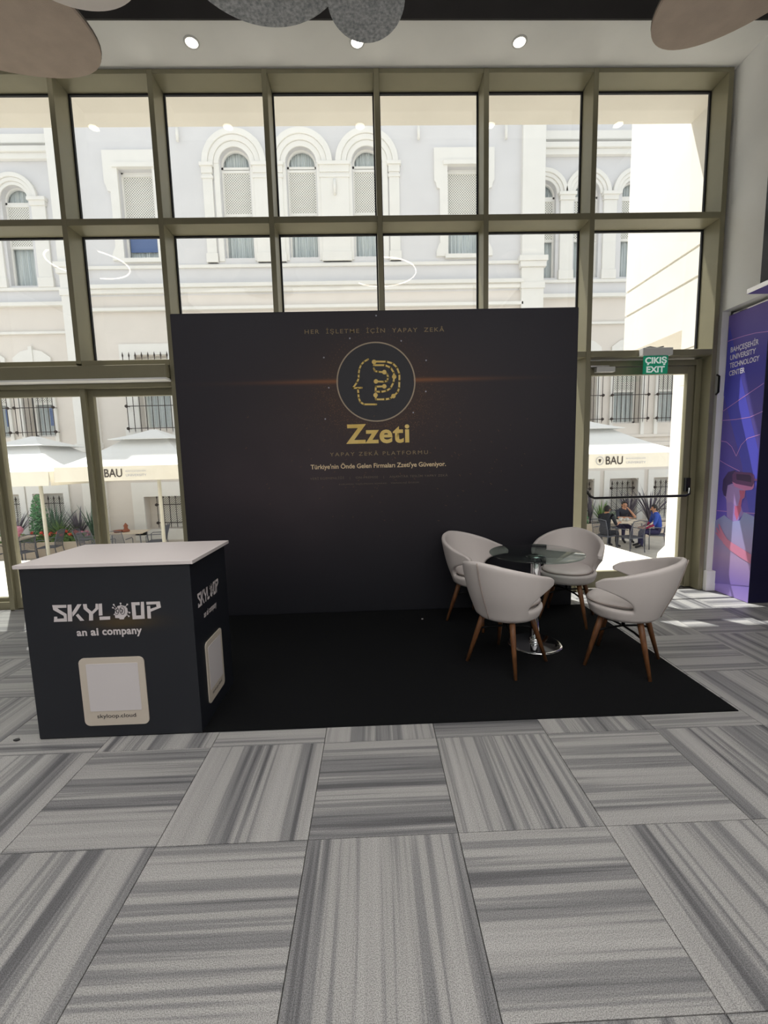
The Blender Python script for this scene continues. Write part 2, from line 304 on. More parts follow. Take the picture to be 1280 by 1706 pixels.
ART = {"B":{"band":[[0.015,2.793],[0.189,2.279],[0.467,1.505],[0.48,0.899],[0.414,0.907],[0.286,1.381],[0.0,2.09]],"shirt":[[0.0,0.763],[0.116,0.842],[0.152,0.821],[0.231,0.789],[0.316,0.811],[0.357,0.9],[0.479,0.87],[0.48,0.789],[0.48,0.458],[0.479,0.179],[0.0,0.074]],"neck":[[0.127,1.01],[0.151,0.827],[0.22,0.791],[0.279,0.792],[0.35,0.881],[0.312,0.97],[0.293,1.044]],"face":[[0.106,1.048],[0.113,1.147],[0.212,1.181],[0.357,1.123],[0.353,1.045],[0.326,1.024],[0.32,0.971],[0.256,0.949],[0.199,0.988],[0.144,0.977]],"redneck":[[0.24,0.963],[0.317,1.027],[0.319,0.915],[0.278,0.805],[0.245,0.868]],"redface":[[0.283,1.115],[0.354,1.116],[0.349,1.049],[0.322,1.024],[0.32,0.971],[0.283,0.964],[0.3,1.044]],"hair":[[0.069,1.105],[0.071,1.213],[0.129,1.293],[0.222,1.314],[0.211,1.19],[0.135,1.158],[0.123,1.034],[0.09,1.051]],"headset":[[0.186,1.266],[0.21,1.299],[0.408,1.294],[0.444,1.273],[0.452,1.202],[0.431,1.154],[0.238,1.176],[0.193,1.193]],"rim":[[0.189,1.197],[0.242,1.177],[0.431,1.157],[0.452,1.198],[0.451,1.151],[0.429,1.128],[0.346,1.115],[0.224,1.149]],"lens":[[0.233,1.277],[0.393,1.272],[0.414,1.254],[0.417,1.2],[0.244,1.218]],"strap":[[0.438,1.241],[0.48,1.235],[0.48,1.217],[0.443,1.216]],"ear":[[0.096,1.077],[0.118,1.084],[0.13,1.042],[0.107,1.032]],"arm":[[0.105,0.591],[0.162,0.602],[0.243,0.568],[0.378,0.528],[0.48,0.495],[0.48,0.402],[0.336,0.443],[0.213,0.49],[0.126,0.543]],"hand":[[0.046,0.738],[0.065,0.733],[0.121,0.654],[0.179,0.595],[0.13,0.552],[0.077,0.582],[0.037,0.616],[0.017,0.632],[0.026,0.646],[0.06,0.632],[0.019,0.686],[0.033,0.696],[0.079,0.651]]},"L":{"l1":[[0.0,2.631],[0.119,2.633],[0.222,2.631],[0.339,2.623],[0.479,2.599]],"l2":[[0.0,1.924],[0.232,2.029],[0.471,2.133]],"l3":[[0.0,1.831],[0.179,1.826],[0.343,1.832],[0.48,1.872]],"l4":[[0.0,1.619],[0.08,1.604],[0.15,1.553],[0.215,1.456],[0.266,1.567],[0.334,1.628],[0.471,1.658]],"l5":[[0.0,1.416],[0.114,1.365],[0.269,1.306]],"l6":[[0.0,0.876],[0.248,0.887],[0.48,0.902]]},"T":[[0.043,2.51],[0.393,2.487],[0.052,2.309]],"S":{"s":[[0.155,0.773],[0.23,0.772],[0.229,0.756],[0.181,0.756],[0.188,0.748],[0.226,0.721],[0.224,0.679],[0.154,0.679],[0.158,0.708],[0.175,0.708],[0.174,0.696],[0.21,0.697],[0.209,0.712],[0.158,0.746]],"k1":[[0.236,0.772],[0.257,0.773],[0.252,0.679],[0.228,0.679]],"k2":[[0.289,0.773],[0.311,0.773],[0.276,0.725],[0.257,0.705],[0.256,0.728]],"k3":[[0.274,0.712],[0.287,0.721],[0.316,0.681],[0.294,0.68]],"y":[[0.318,0.773],[0.338,0.773],[0.339,0.751],[0.361,0.73],[0.382,0.749],[0.385,0.773],[0.398,0.772],[0.397,0.743],[0.366,0.716],[0.363,0.68],[0.341,0.68],[0.345,0.719],[0.319,0.746]],"l1":[[0.401,0.772],[0.419,0.773],[0.416,0.707],[0.396,0.706]],"l2":[[0.398,0.7],[0.456,0.7],[0.454,0.682],[0.398,0.681]],"head":[[0.483,0.72],[0.474,0.707],[0.482,0.705],[0.482,0.69],[0.503,0.688],[0.505,0.681],[0.527,0.681],[0.531,0.69],[0.544,0.702],[0.552,0.722],[0.551,0.741],[0.54,0.755],[0.521,0.76],[0.501,0.756],[0.487,0.74]],"o1":[[0.575,0.774],[0.62,0.774],[0.619,0.757],[0.595,0.757],[0.595,0.699],[0.621,0.7],[0.626,0.775],[0.643,0.775],[0.639,0.68],[0.574,0.679]],"p1":[[0.655,0.774],[0.728,0.774],[0.731,0.74],[0.674,0.718],[0.673,0.68],[0.654,0.681],[0.657,0.751],[0.674,0.751],[0.674,0.734],[0.708,0.745],[0.707,0.759],[0.655,0.758]]},"K":{"a":[[0.492,0.745],[0.481,0.764]],"b":[[0.518,0.758],[0.518,0.77]],"c":[[0.541,0.75],[0.553,0.763]],"d":[[0.549,0.724],[0.561,0.717]],"e":[[0.544,0.709],[0.555,0.697]],"f":[[0.488,0.737],[0.475,0.748]]},"br":[[0.508,0.73],[0.527,0.73],[0.51,0.745],[0.496,0.73]],"H":[[[2.889,2.446],[2.849,2.425],[2.821,2.397],[2.804,2.359],[2.796,2.314],[2.795,2.275],[2.777,2.237],[2.738,2.186]],[[2.738,2.186],[2.821,2.187]],[[2.784,2.179],[2.787,2.134],[2.789,2.095],[2.804,2.055],[2.837,2.034],[2.954,2.031]],[[2.938,2.424],[3.059,2.421],[3.118,2.404],[3.157,2.365],[3.179,2.306],[3.177,2.242],[3.173,2.177],[3.159,2.139],[3.118,2.105],[3.084,2.082],[3.038,2.076],[2.951,2.078],[2.949,2.117]],[[2.94,2.391],[3.045,2.389],[3.098,2.366],[3.126,2.32],[3.129,2.282],[3.121,2.23],[3.093,2.179],[3.053,2.154],[2.999,2.146],[2.95,2.15],[2.954,2.195],[3.034,2.196]],[[2.939,2.362],[2.949,2.339],[2.978,2.33],[3.037,2.326],[3.063,2.309],[3.072,2.276],[3.062,2.247],[3.035,2.238],[2.956,2.243]]],"D":[[2.943,2.42],[3.118,2.105],[2.949,2.117],[3.129,2.282],[3.034,2.196],[3.037,2.326],[2.956,2.243]],"star":[[2.476,2.469],[2.724,2.637],[3.202,2.606],[3.433,2.426],[3.426,2.141],[3.303,1.948],[2.466,1.906],[2.511,2.194],[2.974,2.835]]}

# ================================================================ structure
MX = [-3.1, -2.05, -1.0, 0.0, .92, 1.985, 3.041, 4.09, 5.152, 6.474]       # mullion centres
Z1, Z2, Z3 = 5.18, 3.855, 2.535
YG = .235
# floor: slab with grout, marble tiles laid checkerboard
fl = struct('floor', B().box(-5.2, 8.4, -9, .26, -.30, -.012), 'grout')
TX, X0, YA = .6043, 2.5985, -2.9742
tile_me = {}
for ax in 'xy':
    tile_me[ax] = B().box(.0015, TX - .0015, .0015, TX - .0015, -.014, 0).mesh('tile', bevel=.0012, seg=1); tile_me[ax].materials.append(M['tile_' + ax])
for i in range(-9, 7):
    for j in range(-3, 6):
        x, y = X0 + i * TX, YA + j * TX
        if y + TX > .30 or (x > 1.05 and x + TX < 4.97 and y > -2.2 and y + TX < -.1): continue
        if x + TX < -3.2 or (j < 0 and (x < -.6 or x > 6.4)): continue
        t = link('tile', tile_me['y' if (i + j) % 2 else 'x'], None, fl); t.location = (x, y, random.uniform(-.0004, .0004))
b = B()
for i in range(-13, 10):
    for j in range(-10, 6):
        x, y = X0 + i * TX, YA + j * TX
        near = not (y + TX > .30) and not (x + TX < -3.2 or (j < 0 and (x < -.6 or x > 6.4))) and j >= -3 and -9 <= i < 7
        if near or y + TX > .30: continue
        b.box(x + .0015, x + TX - .0015, y + .0015, y + TX - .0015, -.014, 0)
b.obj('far_tiles', 'tile_y', fl, kind='stuff')
# ceiling and walls
struct('ceiling', B().box(-5.2, 8.4, -9, -.46, 5.62, 5.75), 'dark_ceiling')
struct('trim_1', B().box(-5.2, 6.6, -.47, -.455, 5.17, 5.62), 'dark_ceiling')
struct('trim_2', B().box(-5.2, 6.6, -.455, .26, 5.185, 5.30), 'plaster')
struct('wall_left', B().box(-5.3, -5.2, -9, .3, 0, 5.75), 'plaster')
struct('wall_front_left', B().box(-5.2, -3.13, 0, .25, 0, 5.18), 'plaster')
struct('wall_back', B().box(-5.3, 8.4, -9.1, -9, 0, 5.75), 'plaster')
w = B().box(6.53, 6.85, -9, .24, 2.93, 5.7)
w.box(6.53, 6.62, .0, .24, 0, 2.93); w.box(6.53, 8.4, -9, -2.6, 0, 2.93)
struct('wall_right', w, 'plaster')
struct('wall_right_passage', B().box(8.3, 8.4, -9, .24, 0, 2.93).box(6.62, 8.4, .14, .24, 0, 2.93).box(6.85, 8.4, -9, .24, 2.93, 3.05), 'plaster')
struct('baseboard_right', B().box(6.50, 6.66, -.05, .0, 0, .22), 'plaster', bevel=.004)
# outside: reveal soffit, right wing wall, landing, courtyard
struct('trim_3', B().box(-5.3, 6.62, .26, .74, 5.20, 6.2).box(-5.3, 8.4, -9, .26, 5.76, 6.2), 'plaster_out')
ww = B()
gz = [(2.66, .03), (3.47, .03), (3.80, .03)]
zs = [2.95, 3.455, 3.485, 3.785, 3.815, 18.0]
ww.box(6.62, 7.0, .24, 1.92, 2.95, 3.455).box(6.62, 7.0, .24, 1.92, 3.485, 3.785).box(6.62, 7.0, .24, 1.92, 3.815, 9.0)
ww.box(6.645, 7.0, .24, 1.92, 3.455, 3.485).box(6.645, 7.0, .24, 1.92, 3.785, 3.815)
ww.box(6.62, 7.0, .24, .71, 2.72, 2.95).box(6.62, 7.0, .24, .71, 2.30, 2.70).box(6.64, 7.0, .24, .71, 2.70, 2.72)
ww.box(7.0, 8.6, .24, 1.92, 2.95, 9.0)
struct('wall_right_outside', ww, 'plaster_out')
struct('wall_right_outside_lower', B().box(7.70, 8.6, .24, 2.38, -1.3, 2.95), 'plaster_out')
lb = B().prism([(-5.2, .26), (7.70, .26), (7.70, 2.38), (7.27, 1.91), (6.97, 1.49), (6.83, 2.67), (-5.2, 2.78)], -1.3, -.015, 'z')
struct('landing_floor', lb, 'pave')
struct('courtyard_floor', B().box(-30, 30, .3, 30, -1.5, -1.3), 'pave')

# glazed wall: one framework, members and panes as parts
cw = room_empty('window_1', (3, .1, 0), kind='structure')
W2 = .025
GX = []
for i, x in enumerate(MX):
    zb = 0 if i in (4, 5, 6, 7, 8, 9, 1) else Z3
    half = W2
    B().box(x - half, x + half, 0, YG + .02, zb, Z1).obj('mullion', 'frame', cw, bevel=.003, seg=1)
for k, z in enumerate((Z1, Z2, Z3)):
    for a, c in zip(MX, MX[1:]):
        B().box(a + W2, c - W2, .002, YG + .02, z - (.03 if k else .04), z + (.03 if k else 0)).obj('transom', 'frame', cw, bevel=.003, seg=1)
for zt, zb in ((Z1 - .04, Z2 + .03), (Z2 - .03, Z3 + .03)):
    for a, c in zip(MX, MX[1:]):
        x0, x1 = a + W2, c - W2; g = .014
        pn = B().box(x0 + g, x1 - g, YG - .004, YG + .004, zb + g, zt - g).obj('pane', 'glass', cw)
        gb = B(); y0, y1 = YG - .012, YG + .012
        gb.box(x0, x0 + g, y0, y1, zb, zt).box(x1 - g, x1, y0, y1, zb, zt).box(x0 + g, x1 - g, y0, y1, zb, zb + g).box(x0 + g, x1 - g, y0, y1, zt - g, zt)
        gb.obj('gasket', 'gasket', pn)
# lower fixed bays behind the booth wall and at far left
for a, c in ((0, 1), (1, 2), (4, 5), (5, 6), (6, 7), (7, 8)):
    x0, x1 = MX[a] + W2, MX[c] - W2
    B().box(x0, x1, YG - .004, YG + .004, .08, Z3 - .03).obj('pane', 'glass', cw)
    B().box(x0, x1, .1, YG + .02, 0, .08).obj('sill', 'frame', cw)

# sliding entrance door at the left
d1 = room_empty('door_1', (-.05, .15, 0), kind='structure')
B().box(-1.02, .895, -.10, .16, 2.37, 2.495).obj('operator_box', 'frame', d1, bevel=.006)
B().box(-1.02, .895, -.098, .05, 2.352, 2.37).obj('sunlit_underside', 'plaster', d1)  # white strip stands in for the sunlit underside of the box
B().box(-1.02, .895, .06, .20, 2.305, 2.37).obj('head_rail', 'frame', d1, bevel=.003)
def leaf(x0, x1, yy, sl, sr, nm='door_leaf'):
    fb = B(); z0, z1 = .02, 2.31
    fb.box(x0, x0 + sl, yy, yy + .05, z0, z1).box(x1 - sr, x1, yy, yy + .05, z0, z1).box(x0 + sl, x1 - sr, yy, yy + .05, z0, z0 + .10).box(x0 + sl, x1 - sr, yy, yy + .05, 2.235, z1)
    lf = fb.obj(nm, 'frame', d1, bevel=.003, seg=1)
    B().box(x0 + sl, x1 - sr, yy + .021, yy + .029, z0 + .10, 2.235).obj('pane', 'glass', lf)
leaf(-1.0 + .025, -.03, .09, .05, .05); leaf(-.04, .89, .145, .06, .04)
leaf(-1.98, -1.02, .145, .05, .06)
B().box(-1.02, -.97, .05, .21, 0, 2.31).obj('post', 'frame', d1, bevel=.003)
B().box(-1.98, .895, .05, .22, 0, .012).obj('threshold', 'chrome', d1)

# exit door at the right
d2 = room_empty('door_2', (5.8, .15, 0), kind='structure')
xa, xb = MX[8] + W2, MX[9] - W2
fb = B().box(xa, xa + .05, .13, .225, 0, 2.49).box(xb - .06, xb, .13, .225, 0, 2.49).box(xa + .05, xb - .06, .13, .225, 2.43, 2.49)
fb.obj('door_frame', 'frame', d2, bevel=.003, seg=1)
x0, x1 = xa + .052, xb - .062
fb = B().box(x0, x0 + .035, .15, .205, .012, 2.425).box(x1 - .075, x1, .15, .205, .012, 2.425).box(x0 + .035, x1 - .075, .15, .205, .012, .20).box(x0 + .035, x1 - .075, .15, .205, 2.345, 2.425)
lf = fb.obj('door_leaf', 'frame', d2, bevel=.003, seg=1)
B().box(x0 + .035, x1 - .075, .176, .184, .20, 2.345).obj('pane', 'glass', lf)
pb = B(); yb = .06; zb = 1.04
pb.tube([(x0 - .01, .15, zb + .11), (x0 - .005, .09, zb + .07), (x0 + .02, yb, zb + .02), (x0 + .06, yb, zb), (x1 - .09, yb, zb), (x1 - .05, yb, zb + .02), (x1 - .03, .09, zb + .07), (x1 - .025, .15, zb + .10)], .014, 10)
pb.box(x0 - .035, x0 + .012, .12, .152, zb + .04, zb + .17).box(x1 - .055, x1 - .005, .11, .152, zb + .04, zb + .19)
pb.obj('panic_bar', 'black_plastic', d2)
B().box(x0 + .06, x0 + .26, .09, .15, 2.37, 2.425).obj('door_closer', 'plastic', d2, bevel=.006, label='pale door closer')
B().box(x0 + .0, x0 + .2, .10, .115, 2.425, 2.438).obj('closer_arm', 'chrome', d2)

# ================================================================ things indoors
cp = B().box(1.0, 4.99, -2.24, -.352, 0, .006).obj('carpet', 'carpet', bevel=.001, seg=1, label='thin black carpet under the counter, chairs and dark display wall', cat='carpet')

# display wall
bw = room_empty('display_wall', (2.98, -.2, 0), label='tall dark display wall printed with a golden head medallion and Zzeti', cat='display wall')
BWX0, BWX1, BWZ, BWY = 1.083, 4.878, 2.885, -.35
B().box(BWX0, BWX1, BWY, -.08, .0, BWZ).obj('fabric_panel', 'backwall', bw, bevel=.012, seg=2)
fB = lambda lift: (lambda x, z: (x, BWY - .001 - lift, z))
ctr = (2.957, 2.236)
B().dot(ctr, .356, fB(0), 64).obj('medallion', 'disc_fill', bw, recalc=False)
rb = B(); f = fB(.0012); n = 72
for k in range(n):
    a, c = 2 * math.pi * k / n, 2 * math.pi * (k + 1) / n
    rb.flat([(ctr[0] + q * math.cos(t), ctr[1] + q * math.sin(t) * .985) for q, t in ((.372, a), (.360, a), (.360, c), (.372, c))], f)
rb.obj('medallion_ring', 'ring_line', bw, recalc=False)
hb = B()
for k, L in enumerate(ART['H']): hb.stroke(L, .017 if k else .016, fB(.0015))
for p in ART['D']: hb.dot(p, .021, fB(.002))
hb.obj('head_emblem', 'gold', bw, recalc=False, label='golden line drawing of a head with circuit brain')
sb = B()
for p in ART['star']: sb.dot(p, .0075, fB(.001), 8)
sb.obj('star_dots', 'star', bw, recalc=False, kind='stuff')
eb = B()
for ri, (rr, nn, sz) in enumerate(((.415, 84, .0032), (.45, 90, .0036), (.49, 72, .003), (.53, 66, .0028))):
    for k in range(nn):
        t = 2 * math.pi * (k + .5 * (ri % 2)) / nn + random.uniform(-.008, .008)
        if random.random() < .12: continue
        eb.dot((ctr[0] + rr * math.cos(t), ctr[1] + rr * math.sin(t)), sz * random.uniform(.6, 1.1), fB(.001), 5)
for k in range(420):
    t = random.uniform(math.pi * 1.02, math.pi * 1.98); rr = .385 + abs(random.gauss(0, .10))
    eb.dot((ctr[0] + rr * 1.1 * math.cos(t), ctr[1] + rr * math.sin(t)), random.uniform(.0015, .0035), fB(.001), 5)
for k in range(130):
    x, z = random.gauss(3.1, .75), random.gauss(1.45, .28)
    if BWX0 + .1 < x < BWX1 - .1: a = random.uniform(-1.2, -.2) if x > 2.95 else random.uniform(-2.8, -1.9); l = random.uniform(.004, .02); eb.stroke([(x, z), (x + l * math.cos(a), z + l * math.sin(a))], .003, fB(.001))
eb.obj('spark_dots', 'ember', bw, recalc=False, kind='stuff')
def wtext(t, x0, z0, x1, h, m, bold=0, sp=1.0, lift=.002): return text_obj('lettering', t, x1 - x0, h, (x0, BWY - .001 - lift, z0), (1, 0, 0), (0, 0, 1), m, bw, bold, sp)
wtext('HER  İŞLETME  İÇİN  YAPAY  ZEKÂ', 2.308, 2.672, 3.605, .062, 'gold_dim', .004, 1.25)
wtext('Zzeti', 2.656, 1.665, 3.263, .185, 'gold', .028, 1.08)
wtext('YAPAY ZEKÂ PLATFORMU', 2.497, 1.553, 3.438, .045, 'gold_dim', 0, 1.35)
wtext("Türkiye'nin Önde Gelen Firmaları Zzeti'ye Güveniyor.", 2.308, 1.420, 3.611, .068, 'pale_print', .016)
wtext('VERİ EGEMENLİĞİ    |    ON-PREMISE    |    ANAHTAR TESLİM YAPAY ZEKÂ', 2.298, 1.328, 3.628, .034, 'faint', 0, 1.1)
wtext('KURUMSAL YAZILIMDAN SONRASI    TEKNOLOJİ ÇÖZÜM', 2.573, 1.272, 3.346, .022, 'faint', 0, 1.1)

# counter
ct = room_empty('promo_counter', (1.45, -1.95, .006), label='dark navy promotional counter with white top reading SKYLOOP an ai company', cat='counter')
B().box(1.0, 1.9, -2.245, -1.69, .006, .978).obj('counter_body', 'counter_front', ct, bevel=.003)
B().box(.982, 1.925, -2.262, -1.67, .978, .998).obj('counter_top', 'white_top', ct, bevel=.002, label='white counter top')
CY = -2.245
fF = lambda lift: (lambda x, z: (x + 1.0, CY - .0012 - lift, z))
SX0 = .15
def sidemap(x, z): return (1.9, -2.175 + (x - .155) * .57, .745 + (z - .725) * .86)
fS = lambda lift: (lambda x, z: (1.9 + .0012 + lift, sidemap(x, z)[1], sidemap(x, z)[2]))
for F in (fF, fS):
    q = B()
    for k, L in ART['S'].items(): q.flat(L, F(0))
    for k, L in ART['K'].items(): q.stroke(L, .0035, F(0)); q.dot(L[-1], .005, F(0.0003), 8)
    q.obj('logo_lettering', 'white_print', ct, recalc=False)
    q = B(); cx, cz = ART['br'][0]
    for sx in (-1, 1):
        for sc in (1., .5):
            q.stroke([(cx + sx * (.002 + .014 * sc + .013 * sc * math.cos(t)), cz + .022 * sc * math.sin(t)) for t in [2 * math.pi * k / 12 for k in range(13)]], .0026, F(.0012))
        q.stroke([(cx + sx * .004, cz + .01), (cx + sx * .02, cz + .004), (cx + sx * .014, cz - .012)], .0024, F(.0012))
    q.obj('brain_mark', 'navy', ct, recalc=False)
for t, a, w_, h_, dz in (('an', 0, .055, .030, .012), ('ai', .075, .042, .042, .012), ('company', .137, .213, .044, .0)):
    text_obj('tagline_word', t, w_, h_, (1.268 + a, CY - .0014, .582 + dz), (1, 0, 0), (0, 0, 1), 'white_print', ct, .03, 1.05)
    text_obj('tagline_word', t, w_ * .57, h_ * .86, (1.9015, -2.105 + a * .57, .612 + dz * .86), (0, 1, 0), (0, 0, 1), 'white_print', ct, .03, 1.05)
def rrect(x0, x1, z0, z1, r, n=6):
    P = []
    for cx, cz, a in ((x1 - r, z1 - r, 0), (x0 + r, z1 - r, 90), (x0 + r, z0 + r, 180), (x1 - r, z0 + r, 270)):
        P += [(cx + r * math.cos(R(a + 90 * k / n)), cz + r * math.sin(R(a + 90 * k / n))) for k in range(n + 1)]
    return P
cd = B().prism(rrect(1.262, 1.615, .075, .468, .03), CY - .006, CY, 'y').obj('info_card', 'card', ct, label='cream card with a blank white panel')
B().prism(rrect(1.30, 1.58, .16, .435, .006), CY - .0075, CY - .006, 'y').obj('white_panel', 'card_in', cd)
text_obj('address_text', 'skyloop.cloud', .212, .030, (1.333, CY - .0068, .112), (1, 0, 0), (0, 0, 1), 'ink', cd, .006)
cd = B().prism(rrect(-2.125, -1.865, .10, .475, .025), 1.9, 1.906, 'x').obj('info_card', 'card', ct, label='cream card with a blank white panel')
B().prism(rrect(-2.097, -1.893, .175, .44, .006), 1.906, 1.9075, 'x').obj('white_panel', 'card_in', cd)
text_obj('address_text', 'skyloop.cloud', .16, .026, (1.9068, -2.075, .132), (0, 1, 0), (0, 0, 1), 'ink', cd, .006)

# round glass table
TBX, TBY = 4.165, -1.24
tb = empty('glass_table', (TBX, TBY, .006), label='round clear glass table on a chrome post between four white chairs', cat='table')
B().lathe([(.0, .738), (.352, .738), (.357, .741), (.357, .746), (.352, .749), (0, .749)], 64, caps=False).obj('glass_top', 'tglass', tb)
B().lathe([(.036, .024), (.036, .715), (.030, .72)], 32).obj('post', 'chrome', tb)
B().lathe([(.075, .715), (.075, .722), (.0, .737)], 32).obj('top_plate', 'chrome', tb)
B().lathe([(0, 0), (.20, 0), (.212, .002), (.212, .007), (.19, .011), (.06, .020), (.036, .026), (0, .026)], 64, caps=False).obj('base_plate', 'chrome', tb)
B().lathe([(.045, .02), (.045, .05), (.037, .055)], 32).obj('collar', 'chrome', tb)

# tub chairs; local +X is the front
def make_chair():
    e = empty('tub_chair', (0, 0, .006))
    bm = bmesh.new()
    NA, TM, TB = 120, R(111), R(66)     # columns round, arm tip angle, angle where the shell leaves the base
    def rad(z): 
        t = (z - .36) / .44
        return .212 + .066 * (1 - (1 - min(t, 1)) ** 2.6) + .012 * t
    def plan(th, z):                   # th measured from the back
        r = rad(z); c, s = math.cos(th), math.sin(th)
        u = max(0, min(1, (z - .44) / .12)); k_ = max(0, min(1, (.45 - c) / .8)); u = u * u * (3 - 2 * u) * k_ * k_ * (3 - 2 * k_); bx = -r * c * (1.0 + .35 * u); by = r * math.copysign(abs(s) ** (1 - .55 * u), s) * (1.03 + .05 * u)
        lean = -.055 * max(0, (z - .44) / .36) * max(0, c + .25)
        return bx + lean, by
    def ztop(th):
        a = abs(th) / TM; return .805 - .15 * max(0, a) ** 1.5 - (.0 if a < .93 else .02 * (a - .93) / .07)
    def zlow(th):
        a = abs(th)
        if a <= TB: return .455
        t = min(1, (a - TB) / (TM - TB)); return .455 + .155 * (t ** .55)
    cols = []
    NV = 9
    for i in range(NA):
        th = -math.pi + 2 * math.pi * i / NA
        colv = []
        for z in (.372, .395, .425, .455):
            colv.append(bm.verts.new((*plan(th, z), z)))
        up = []
        if abs(th) <= TM + 1e-6:
            zl, zt = zlow(th), ztop(th)
            first = 1 if abs(th) <= TB else 0
            for k in range(first, NV + 1):
                z = zl + (zt - zl) * k / NV; up.append(bm.verts.new((*plan(th, z), z)))
        cols.append((th, colv, up))
    for i in range(NA):
        a, c = cols[i], cols[(i + 1) % NA]
        for k in range(3): bm.faces.new((a[1][k], c[1][k], c[1][k + 1], a[1][k + 1]))
        if a[2] and c[2] and not (a[0] > 0 and c[0] < 0 and abs(a[0]) > 2):
            A = ([a[1][3]] + a[2]) if abs(a[0]) <= TB else a[2]; Cc = ([c[1][3]] + c[2]) if abs(c[0]) <= TB else c[2]
            for k in range(NV): bm.faces.new((A[k], Cc[k], Cc[k + 1], A[k + 1]))
    bmesh.ops.recalc_face_normals(bm, faces=bm.faces)
    me = bpy.data.meshes.new('shell'); bm.to_mesh(me); bm.free()
    # outward normals
    o = link('shell', me, 'leather', e)
    for p in me.polygons: p.use_smooth = True
    so = o.modifiers.new('s', 'SOLIDIFY'); so.thickness = .038; so.offset = -1
    ss = o.modifiers.new('b', 'SUBSURF'); ss.levels = ss.render_levels = 1
    # seat base and cushion
    b = B().lathe([(0, .362), (.17, .362), (.205, .368), (.222, .385), (.226, .40), (.226, .43), (.21, .445), (0, .445)], 40, caps=False)
    b.obj('seat_base', 'leather', e)
    cb = bmesh.new(); rings = []
    for r, z in ((0.001, .510), (.10, .509), (.175, .503), (.200, .494), (.210, .484), (.213, .476), (.210, .466), (.200, .455), (.001, .447)):
        rings.append([cb.verts.new((r * 1.02 * math.copysign(abs(math.cos(t)) ** .86, math.cos(t)) + .018, r * .98 * math.copysign(abs(math.sin(t)) ** .86, math.sin(t)), z)) for t in [2 * math.pi * k / 40 for k in range(40)]])
    for A, Bq in zip(rings, rings[1:]):
        for k in range(40): cb.faces.new((A[k], A[(k + 1) % 40], Bq[(k + 1) % 40], Bq[k])).smooth = True
    bmesh.ops.recalc_face_normals(cb, faces=cb.faces); me = bpy.data.meshes.new('cushion'); cb.to_mesh(me); cb.free()
    cu = link('cushion', me, 'leather', e)
    pts = [(.217 * 1.02 * math.copysign(abs(math.cos(t)) ** .86, math.cos(t)) + .018, .217 * .97 * math.copysign(abs(math.sin(t)) ** .86, math.sin(t)), .474) for t in [2 * math.pi * k / 40 for k in range(41)]]
    B().tube(pts, .0045, 6, caps=False).obj('piping', 'seam', cu)
    # seam down the back
    pts = []
    for k in range(15):
        z = .385 + (.80 - .385) * k / 14; x, y = plan(0, z); pts.append((x - .002, y, z))
    B().tube(pts, .005, 6).obj('back_seam', 'seam', e)
    for a in (45, 135, 225, 315):
        c, s = math.cos(R(a)), math.sin(R(a))
        B().tube([(.165 * c, .165 * s, .375), (.20 * c, .20 * s, .27), (.288 * c, .288 * s, 0)], [.021, .020, .0115], 14).obj('leg', 'wood', e)
    cr = B()
    for a in (45, 135):
        c, s = math.cos(R(a)), math.sin(R(a))
        cr.tube([(-.21 * c, -.21 * s, .25), (-.12 * c, -.12 * s, .268), (0, 0, .275), (.12 * c, .12 * s, .268), (.21 * c, .21 * s, .25)], .008, 8)
    cr.tube([(.0, 0, .275), (.0, 0, .366)], .012, 10)
    cr.obj('cross_brace', 'black_metal', e)
    return e
ch = make_chair()
spots = [((3.85, -1.52), 40, 'white tub chair nearest the camera, its back seam towards us'),
         ((4.67, -1.60), 140, 'white tub chair at the right edge of the black carpet, seen from its side'),
         ((3.84, -.70), -50, 'white tub chair at the back left, close before the dark wall'),
         ((4.66, -.71), 236, 'white tub chair behind the glass table, its cushion facing us beside the door')]
for i, ((x, y), a, lb) in enumerate(spots):
    o = ch if i == 0 else copy_tree(ch)
    o.location = (x, y, .006); o.rotation_euler = (0, 0, R(a)); o['label'] = lb; o['category'] = 'chair'; o['group'] = 'white tub chairs round the glass table'

# exit sign on its housing, hung from the transom over the right door
ex = room_empty('exit_sign', (5.83, -.03, 2.56), label='green lit ÇIKIŞ EXIT sign above the right glass door', cat='sign')
B().box(5.675, 5.985, -.075, -.002, 2.495, 2.57).obj('housing', 'plastic', ex, bevel=.005)
B().box(5.70, 5.955, -.048, -.038, 2.315, 2.495).obj('sign_panel', 'green', ex, bevel=.001)
text_obj('lettering', 'ÇIKIŞ', .225, .085, (5.715, -.0495, 2.400), (1, 0, 0), (0, 0, 1), 'exit_white', ex, .035)
text_obj('lettering', 'EXIT', .19, .062, (5.732, -.0495, 2.328), (1, 0, 0), (0, 0, 1), 'exit_white', ex, .035)
B().tube([(5.70, -.04, 2.572), (5.76, -.05, 2.582), (5.84, -.035, 2.574), (5.9, -.05, 2.583)], .006, 6).obj('cable', 'black_plastic', ex)

